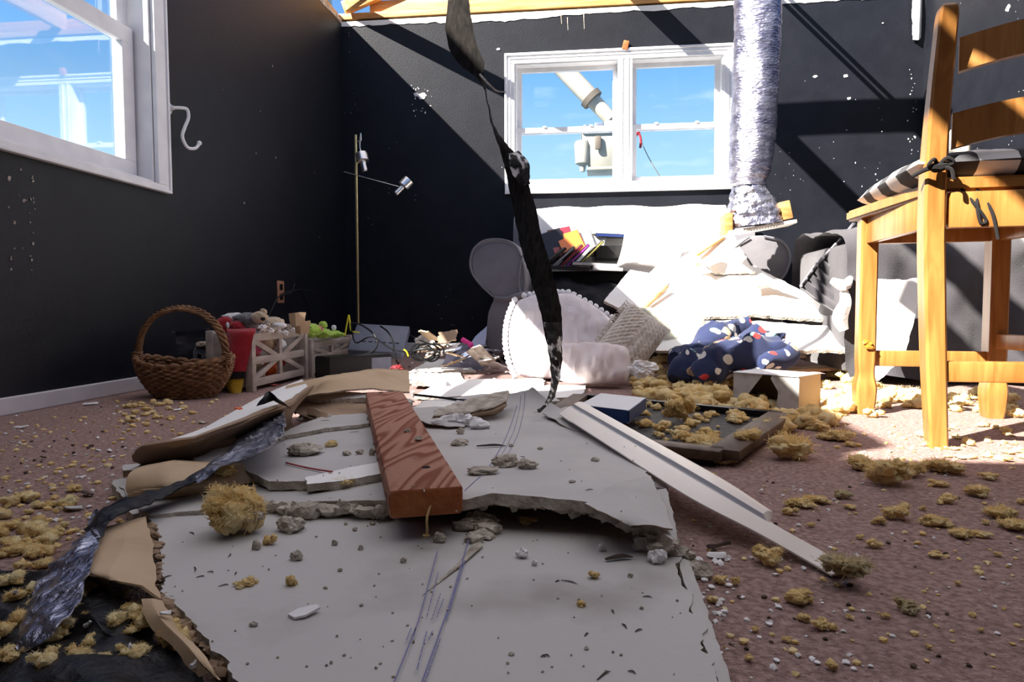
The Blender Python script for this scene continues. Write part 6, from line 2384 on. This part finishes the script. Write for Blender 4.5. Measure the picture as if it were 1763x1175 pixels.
bed('yellow insulation spread on the carpet at the left edge', scatter([(-20, 880), (60, 840), (130, 845), (120, 900), (110, 975), (-20, 990)], 44, 8, 24, .006, .016), 11)
bed('insulation bits strewn over the black film', scatter([(-10, 1020), (120, 1020), (260, 1080), (370, 1160), (330, 1180), (-10, 1180)], 46, 8, 30, .010, .016), 12, 4, z0=.012)
bed('pale insulation caught under the torn brown paper', [(150, 960, 16, .03), (185, 975, 14, .03), (215, 1030, 18, .025), (160, 1040, 16, .025)], 13, m=FLUFFP)
bed('insulation caught along the near corner of the nearest sheet', [(372, 1140, 14, .03), (392, 1160, 20, .028), (415, 1172, 18, .028)], 14)
bed('insulation wisps before the left wall behind the heap', scatter([(200, 700), (345, 690), (360, 712), (230, 740)], 26, 4, 12, .006, .014), 15, 3)

bm = NB()
c = G(402, 908, .030)
k = c.y / 1175
fluff(bm, V((c.x, c.y, .052)), (.036, .036, .036), 5, 18, 3, 170, .026)
o = mesh_obj('insulation_clump', bm, FLUFF, smooth='soft')
tag(o, 'large yellow insulation clump on the big drywall sheet', 'insulation')

CL = [(1370, 792, 45, 22, 'largest insulation clump on the brown carpet, right of the vinyl channel'), (1533, 838, 38, 26, 'tall spiky insulation clump on the carpet before the chair'), (1487, 810, 28, 13, 'insulation clump left of the tall spiky one'),
      (1571, 822, 22, 14, 'insulation clump touching the tall spiky one on the right'), (1632, 816, 32, 12, 'long insulation clump just before the sunlit carpet'), (1704, 827, 16, 7, None), (1619, 839, 15, 6, None), (1686, 856, 22, 10, None), (1632, 869, 16, 8, None),
      (1453, 860, 16, 9, 'whitish insulation tuft on the carpet left of the spiky clump'), (1408, 868, 20, 6, None), (1381, 875, 22, 8, None), (1359, 888, 14, 7, None), (1550, 896, 22, 14, 'rounded insulation clump in the middle of the brown carpet'), (1517, 904, 12, 8, None),
      (1724, 894, 26, 9, None), (1613, 908, 22, 9, None), (1657, 928, 20, 7, None), (1694, 927, 16, 5, None), (1747, 914, 26, 9, None), (1506, 945, 14, 8, None), (1610, 962, 13, 5, None), (1466, 878, 12, 4, None), (1397, 909, 8, 4, None), (1325, 975, 28, 17, 'greenish insulation clump in the shade below the vinyl channel'),
      (1375, 1044, 24, 13, None), (1563, 1056, 19, 11, 'smooth pale insulation nugget low on the brown carpet'), (1383, 1072, 14, 7, None), (1418, 1087, 18, 8, None), (1432, 1156, 13, 8, None), (1526, 1067, 8, 5, None), (1354, 1107, 10, 4, None), (1464, 1069, 8, 4, None), (1440, 760, 26, 10, None), (1420, 745, 14, 8, None), (1465, 770, 10, 5, None),
      (1240, 1008, 14, 8, None), (1268, 1010, 9, 8, None), (1225, 1040, 11, 6, None), (1215, 780, 42, 20, 'insulation clump lying at the near corner of the framed panel'), (1240, 800, 30, 14, 'insulation clump hanging over the near rail of the framed panel'), (1290, 765, 26, 14, 'insulation clump outside the right rail of the framed panel'),
      (1170, 722, 24, 22, 'insulation clump standing in the middle of the framed panel'), (1700, 905, 8, 4, None), (1760, 870, 9, 5, None), (1480, 930, 7, 4, None), (1590, 880, 6, 4, None), (1720, 960, 7, 4, None), (1650, 1010, 6, 4, None), (1300, 1090, 8, 5, None), (1290, 1140, 9, 5, None), (1600, 1120, 7, 4, None), (1690, 1090, 6, 3, None)]
for k_, (px, py, rx, ry, lab) in enumerate(CL):
    inp = 1080 < px < 1300 and 700 < py < 775
    c = G(px, py, .024 if inp else 0)
    k = c.y / 1175
    z0 = .024 if inp else .001
    bm = NB()
    fluff(bm, V((c.x, c.y + rx * k * .3, z0 + ry * k * .75)), (rx * k, rx * k * .8, ry * k), k_ + 200, 9 if rx > 18 else 6, 3, 60 if rx > 18 else 26, z0)
    o = mesh_obj('insulation_clump', bm, FLUFFP if lab and ('whitish' in lab or 'pale' in lab) else FLUFF, smooth='soft')
    tag(o, lab or 'small yellow insulation clump scattered on the brown carpet right of the heap', 'insulation', 'insulation clumps on the carpet')
bm = NB()
c = G(1463, 986, .016)
fluff(bm, c + V((0, 0, .006)), (.030, .016, .012), 90, 10, 3, 70, .004)
o = mesh_obj('insulation_clump', bm, FLUFFP, smooth='soft')
tag(o, 'pale yellow insulation tuft stuck on the tip of the vinyl channel', 'insulation', 'insulation clumps on the carpet')

# ---- bits that lie on the heap: find every resting point first, then build
BITS = []
for px, py, rx, ry, kind, lab in ((590, 838, 24, 8, 'wool', 'yellow insulation tuft by the drywall sliver left of the stud'), (420, 1012, 20, 7, 'wool', 'flat orange yellow insulation shred on the nearest sheet'), (500, 1010, 11, 12, 'wool', 'small upright insulation nub on the nearest sheet'),
                                  (461, 940, 13, 11, 'wool', 'round insulation tuft right below the large clump'), (570, 770, 14, 6, 'wool', 'insulation tuft on the cracked drywall piece'), (745, 1000, 0, 0, '', ''), (905, 905, 16, 7, 'wool', 'yellow insulation tuft at the gap under the broken sheet'),
                                  (385, 822, 22, 12, 'wool', 'insulation tuft where the silver strip crosses the heap'), (1025, 998, 12, 8, 'wool', 'insulation bit at the right of the nearest sheet'), (523, 895, 30, 16, 'rock', 'broken plaster lump right of the large insulation clump'),
                                  (497, 918, 26, 17, 'rock', 'knobbly plaster lump below the broken edge'), (508, 966, 13, 10, 'rock', 'small plaster lump standing alone on the nearest sheet'), (440, 948, 9, 12, 'rock', 'plaster crumb beside the round insulation tuft'), (523, 785, 27, 13, 'rock', 'large plaster chunk on the cracked drywall piece'),
                                  (830, 818, 28, 7, 'rock', 'long plaster bar on the broken sheet right of the stud'), (872, 805, 22, 12, 'rock', 'plaster lump at the end of the long bar'), (905, 808, 18, 9, 'rock', 'plaster lump right of the long bar'), (790, 768, 16, 6, 'rock', 'flat plaster bit before the dark slate chip'), (792, 748, 8, 6, 'rock', 'grey plaster crumb on the broken sheet'),
                                  (900, 962, 11, 10, 'white', 'white plaster chip on the nearest sheet'), (920, 975, 6, 6, 'white', 'tiny white plaster chip beside the larger one'), (1035, 950, 8, 8, 'white', 'white crumb near the right of the nearest sheet'), (1133, 972, 16, 14, 'white', 'white plaster block at the right corner of the nearest sheet'), (755, 935, 11, 10, 'rock', 'plaster crumb just below the nail'),
                                  (440, 895, 13, 8, 'rock', 'pale plaster pebble at the broken edge beside the insulation clump'), (575, 940, 6, 6, 'rock', None), (620, 948, 5, 5, 'rock', None), (585, 985, 5, 4, 'rock', None), (694, 970, 6, 6, 'rock', None), (560, 1015, 4, 3, 'rock', None), (622, 1045, 4, 3, 'rock', None), (435, 1080, 9, 5, 'rock', None), (1000, 1045, 10, 5, 'wool', 'orange wool crumb on the nearest sheet'),
                                  (985, 890, 6, 5, 'rock', None), (610, 915, 5, 4, 'rock', None), (640, 905, 6, 4, 'rock', None), (595, 905, 4, 3, 'rock', None), (880, 770, 5, 3, 'rock', None), (930, 775, 5, 3, 'rock', None), (1025, 795, 8, 4, 'rock', None), (985, 832, 6, 3, 'rock', None), (720, 760, 8, 5, 'rock', None), (700, 745, 6, 4, 'rock', None), (595, 785, 9, 5, 'rock', None), (618, 783, 8, 5, 'rock', None), (640, 785, 6, 8, 'rock', None), (1010, 1120, 5, 3, 'rock', None), (880, 1130, 6, 3, 'rock', None), (1085, 995, 5, 4, 'rock', None), (1105, 1050, 4, 3, 'rock', None)):
    if kind:
        BITS.append((rest(px, py), rx, ry, kind, lab))
SPL = []
for px, py, ln, ang, m, lab in ((846, 771, 52, -3, SLATEC, 'dark slate grey splinter on the broken sheet'), (1066, 966, 48, -8, SPLINT, 'dark wood splinter near the right of the nearest sheet'), (335, 982, 20, 35, SPLINT, None), (345, 995, 14, -10, SPLINT, None), (362, 987, 14, 5, SPLINT, None), (395, 958, 10, 60, SPLINT, None), (330, 920, 18, 20, SPLINT, None), (285, 996, 16, -35, SPLINT, None),
                                  (405, 989, 8, 50, SPLINT, None), (385, 1010, 16, -15, SPLINT, None), (980, 1004, 30, 12, SPLINT, None), (960, 1003, 8, -10, SPLINT, None), (1040, 1165, 28, -30, SPLINT, None), (1088, 1160, 14, 15, SPLINT, None), (1010, 1095, 8, -30, SPLINT, None), (1055, 1055, 8, 60, SPLINT, None), (1075, 1080, 12, 45, SPLINT, None), (1100, 1088, 14, -15, SPLINT, None), (1115, 1030, 16, 5, SPLINT, None), (940, 1132, 14, 5, SPLINT, None), (935, 1133, 8, 0, SPLINT, None),
                                  (610, 745, 18, -8, SPLINT, None), (430, 845, 14, -5, SPLINT, None), (460, 842, 16, 8, SPLINT, None), (1015, 845, 14, -10, SPLINT, None), (900, 788, 10, 20, SPLINT, None), (560, 725, 16, -5, SPLINT, None)):
    SPL.append((rest(px, py), ln, ang, m, lab))
FLK = rest(523, 1060)
RTH = [rest(x, y) for x, y in ((492, 800), (515, 806), (545, 812), (572, 816))]
CRUMB = [(rest(x, y)) for x, y in [(rnd.uniform(300, 1180), rnd.uniform(720, 1170)) for _ in range(150)]]
for k_, (p, rx, ry, kind, lab) in enumerate(BITS):
    k = p.y / 1175
    bm = NB()
    c = p + V((0, rx * k * .4, ry * k * .7))
    if kind == 'wool':
        fluff(bm, c, (rx * k, rx * k * .8, ry * k), k_ + 700, 7, 3, 36, p.z - .002)
        o = mesh_obj('insulation_tuft', bm, FLUFF, smooth='soft')
        tag(o, lab, 'insulation')
    else:
        rd = random.Random(k_)
        for j in range(3 if rx > 10 else 1):
            o_ = V((rd.uniform(-.6, .6) * rx * k, rd.uniform(-.4, .4) * rx * k, rd.uniform(-.2, .2) * ry * k)) if j else V((0, 0, 0))
            f = rd.uniform(.45, .7) if j else .9
            blob(bm, c + o_, (rx * k * f, rx * k * f * .8, ry * k * f * 1.1), .5, 4, 3 if rx > 10 else 2, k_ * 2.7 + j, .16, floor=p.z - .002)
        o = mesh_obj('plaster_lump', bm, CHIPW if kind == 'white' else GYP)
        tag(o, lab or 'small grey plaster crumb lying on the fallen drywall', 'plaster', 'plaster bits on the fallen drywall')
for k_, (p, ln, ang, m, lab) in enumerate(SPL):
    k = p.y / 1175
    a = math.radians(ang)
    d = V((math.cos(a), -math.sin(a) * 2.2, 0)) * ln * k / 2
    bm = NB()
    w = (.0030 if lab else .0007)
    tube(bm, [p - d + V((0, 0, w)), p + d * .2 + V((0, .002, w * 1.6)), p + d + V((0, 0, w))], [w * .7, w * 1.3, w * .3], 5, 3, flat=.6)
    o = mesh_obj('wood_splinter', bm, m)
    tag(o, lab or 'small dark wood splinter lying on the fallen drywall', 'splinter', 'splinters on the fallen drywall')
k = FLK.y / 1175
bm = NB()
poly_prism(bm, [FLK + V((x * k, y * k, z)) for x, y, z in ((-26, -10, .003), (-8, -22, .003), (10, -14, .004), (27, 12, .006), (16, 22, .006), (-14, 12, .004))], (0, 0, 1), .0022, 0)
o = mesh_obj('paint_flake', bm, CHIPW)
tag(o, 'white angular paint flake on the nearest sheet', 'flake')
bm = NB()
tube(bm, [p + V((0, 0, .003)) for p in RTH], .0014, 6, 5)
o = mesh_obj('thread', bm, RED)
tag(o, 'dark red thread lying on the cracked drywall piece', 'thread')
bm = NB()
for p in CRUMB:
    blob(bm, p + V((0, 0, .0006)), random.uniform(.0006, .0017), .5, 4, 1, random.uniform(0, 50))
o = mesh_obj('plaster_dust', bm, GYP)
tag(o, 'fine plaster crumbs and dust over the fallen drywall', 'dust', None, 'stuff')

# fine crumbs over the carpet
def crumbs(lab, regions, m, seed):
    bm = NB()
    rd = random.Random(seed)
    for (x0, y0, x1, y1, n_, s) in regions:
        for _ in range(n_):
            c = G(rd.uniform(x0, x1), y0 + (y1 - y0) * rd.random() ** 1.2, 0)
            r_ = s * rd.uniform(.4, 1.3)
            blob(bm, c + V((0, 0, r_ * .4)), (r_, r_ * rd.uniform(.6, 1.4), r_ * .6), .6, 5, 1, rd.uniform(0, 90))
    o = mesh_obj('carpet_crumbs', bm, m)
    return tag(o, lab, 'crumbs', None, 'stuff')


crumbs('fine yellow wool crumbs strewn over the carpet', [(1180, 770, 1763, 1170, 130, .0035), (0, 720, 240, 960, 170, .005), (200, 690, 420, 760, 60, .006), (1420, 730, 1763, 800, 50, .006)], FLUFF, 1)
crumbs('fine white plaster crumbs strewn over the carpet', [(1180, 830, 1500, 1170, 90, .003), (0, 700, 240, 960, 130, .004), (1180, 960, 1260, 1060, 50, .004), (640, 620, 900, 720, 120, .006), (0, 1000, 330, 1170, 60, .003), (1400, 760, 1763, 1100, 40, .0025)], CHIPW, 2)
crumbs('fine dark crumbs strewn over the carpet', [(0, 700, 300, 900, 60, .004), (1180, 780, 1763, 1170, 40, .003), (640, 610, 900, 720, 50, .006)], SPLINT, 3)

# flat scraps on the carpet at the left and in the shade at the right
FS = [(36, 738, 22, 'white', 'white curled paint scrap on the carpet by the baseboard'), (155, 698, 24, 'white', 'white scrap on the carpet near the basket, by the baseboard'), (305, 708, 18, 'white', 'white flat scrap on the carpet before the basket'), (202, 780, 36, 'white', 'long white drywall scrap at the left end of the heap'),
      (228, 723, 10, 'dark', 'dark round crumb on the carpet below the basket'), (350, 730, 24, 'grey', 'grey flake on the carpet behind the curled sheet'), (150, 855, 26, 'dark', 'dark curled scrap on the carpet left of the heap'), (75, 792, 14, 'dark', 'dark flake on the carpet at the far left'), (130, 880, 34, 'pale', 'pale curled scrap beside the silver strip'),
      (285, 1065, 30, 'white', 'white chip on the curling brown paper edge'), (225, 1125, 40, 'white', 'white sliver on the black film'), (335, 1155, 22, 'white', 'white sliver at the near end of the curling brown paper'), (148, 1086, 9, 'white', 'white square chip on the black film'), (25, 1028, 10, 'white', 'white chip at the left edge on the black film'),
      (1235, 962, 26, 'white', 'white chip on the shaded carpet right of the torn corner'), (1238, 946, 50, 'dark', 'dark red splinter on the shaded carpet right of the torn corner'), (1222, 912, 18, 'grey', 'grey chip under the vinyl channel'), (1320, 815, 18, 'grey', 'grey chip on the carpet right of the vinyl channel'), (1310, 850, 14, 'white', 'white chip by the step in the vinyl channel'),
      (1245, 1068, 14, 'white', 'white chip on the carpet beside the taped edge'), (1262, 1120, 14, 'grey', 'grey chip on the carpet at the lower middle'), (470, 665, 26, 'red', 'red striped paper scrap at the top of the curled sheet'), (410, 708, 16, 'orange', 'orange paper scrap behind the curled sheet'), (1012, 706, 0, '', '')]
for k_, (px, py, ln, c_, lab) in enumerate(FS):
    if not ln:
        continue
    p = rest(px, py)
    k = p.y / 1175
    a = k_ * 1.3
    d = V((math.cos(a * .35) * .5, math.sin(a) * .3, 0)) * ln * k
    e = V((-d.y, d.x, 0)).normalized() * ln * k * (.08 if 'splinter' in lab or 'sliver' in lab or 'long' in lab else .28)
    p = p + V((0, 0, .004))
    bm = NB()
    loft(bm, [[p - d - e, p + d - e * .6], [p - d * .8 + V((0, 0, .003)), p + d + V((0, 0, .004))], [p - d * .9 + e, p + d * .7 + e + V((0, 0, .004))]], 10, 8, .0018, .003, amp=.002, freq=40, seed=k_, ms=0)
    o = mesh_obj('floor_scrap', bm, {'white': CHIPW, 'dark': SPLINT, 'grey': GYP, 'pale': DRY, 'red': RED, 'orange': ORANGE}[c_])
    tag(o, lab, 'scrap', 'flat scraps on the floor')
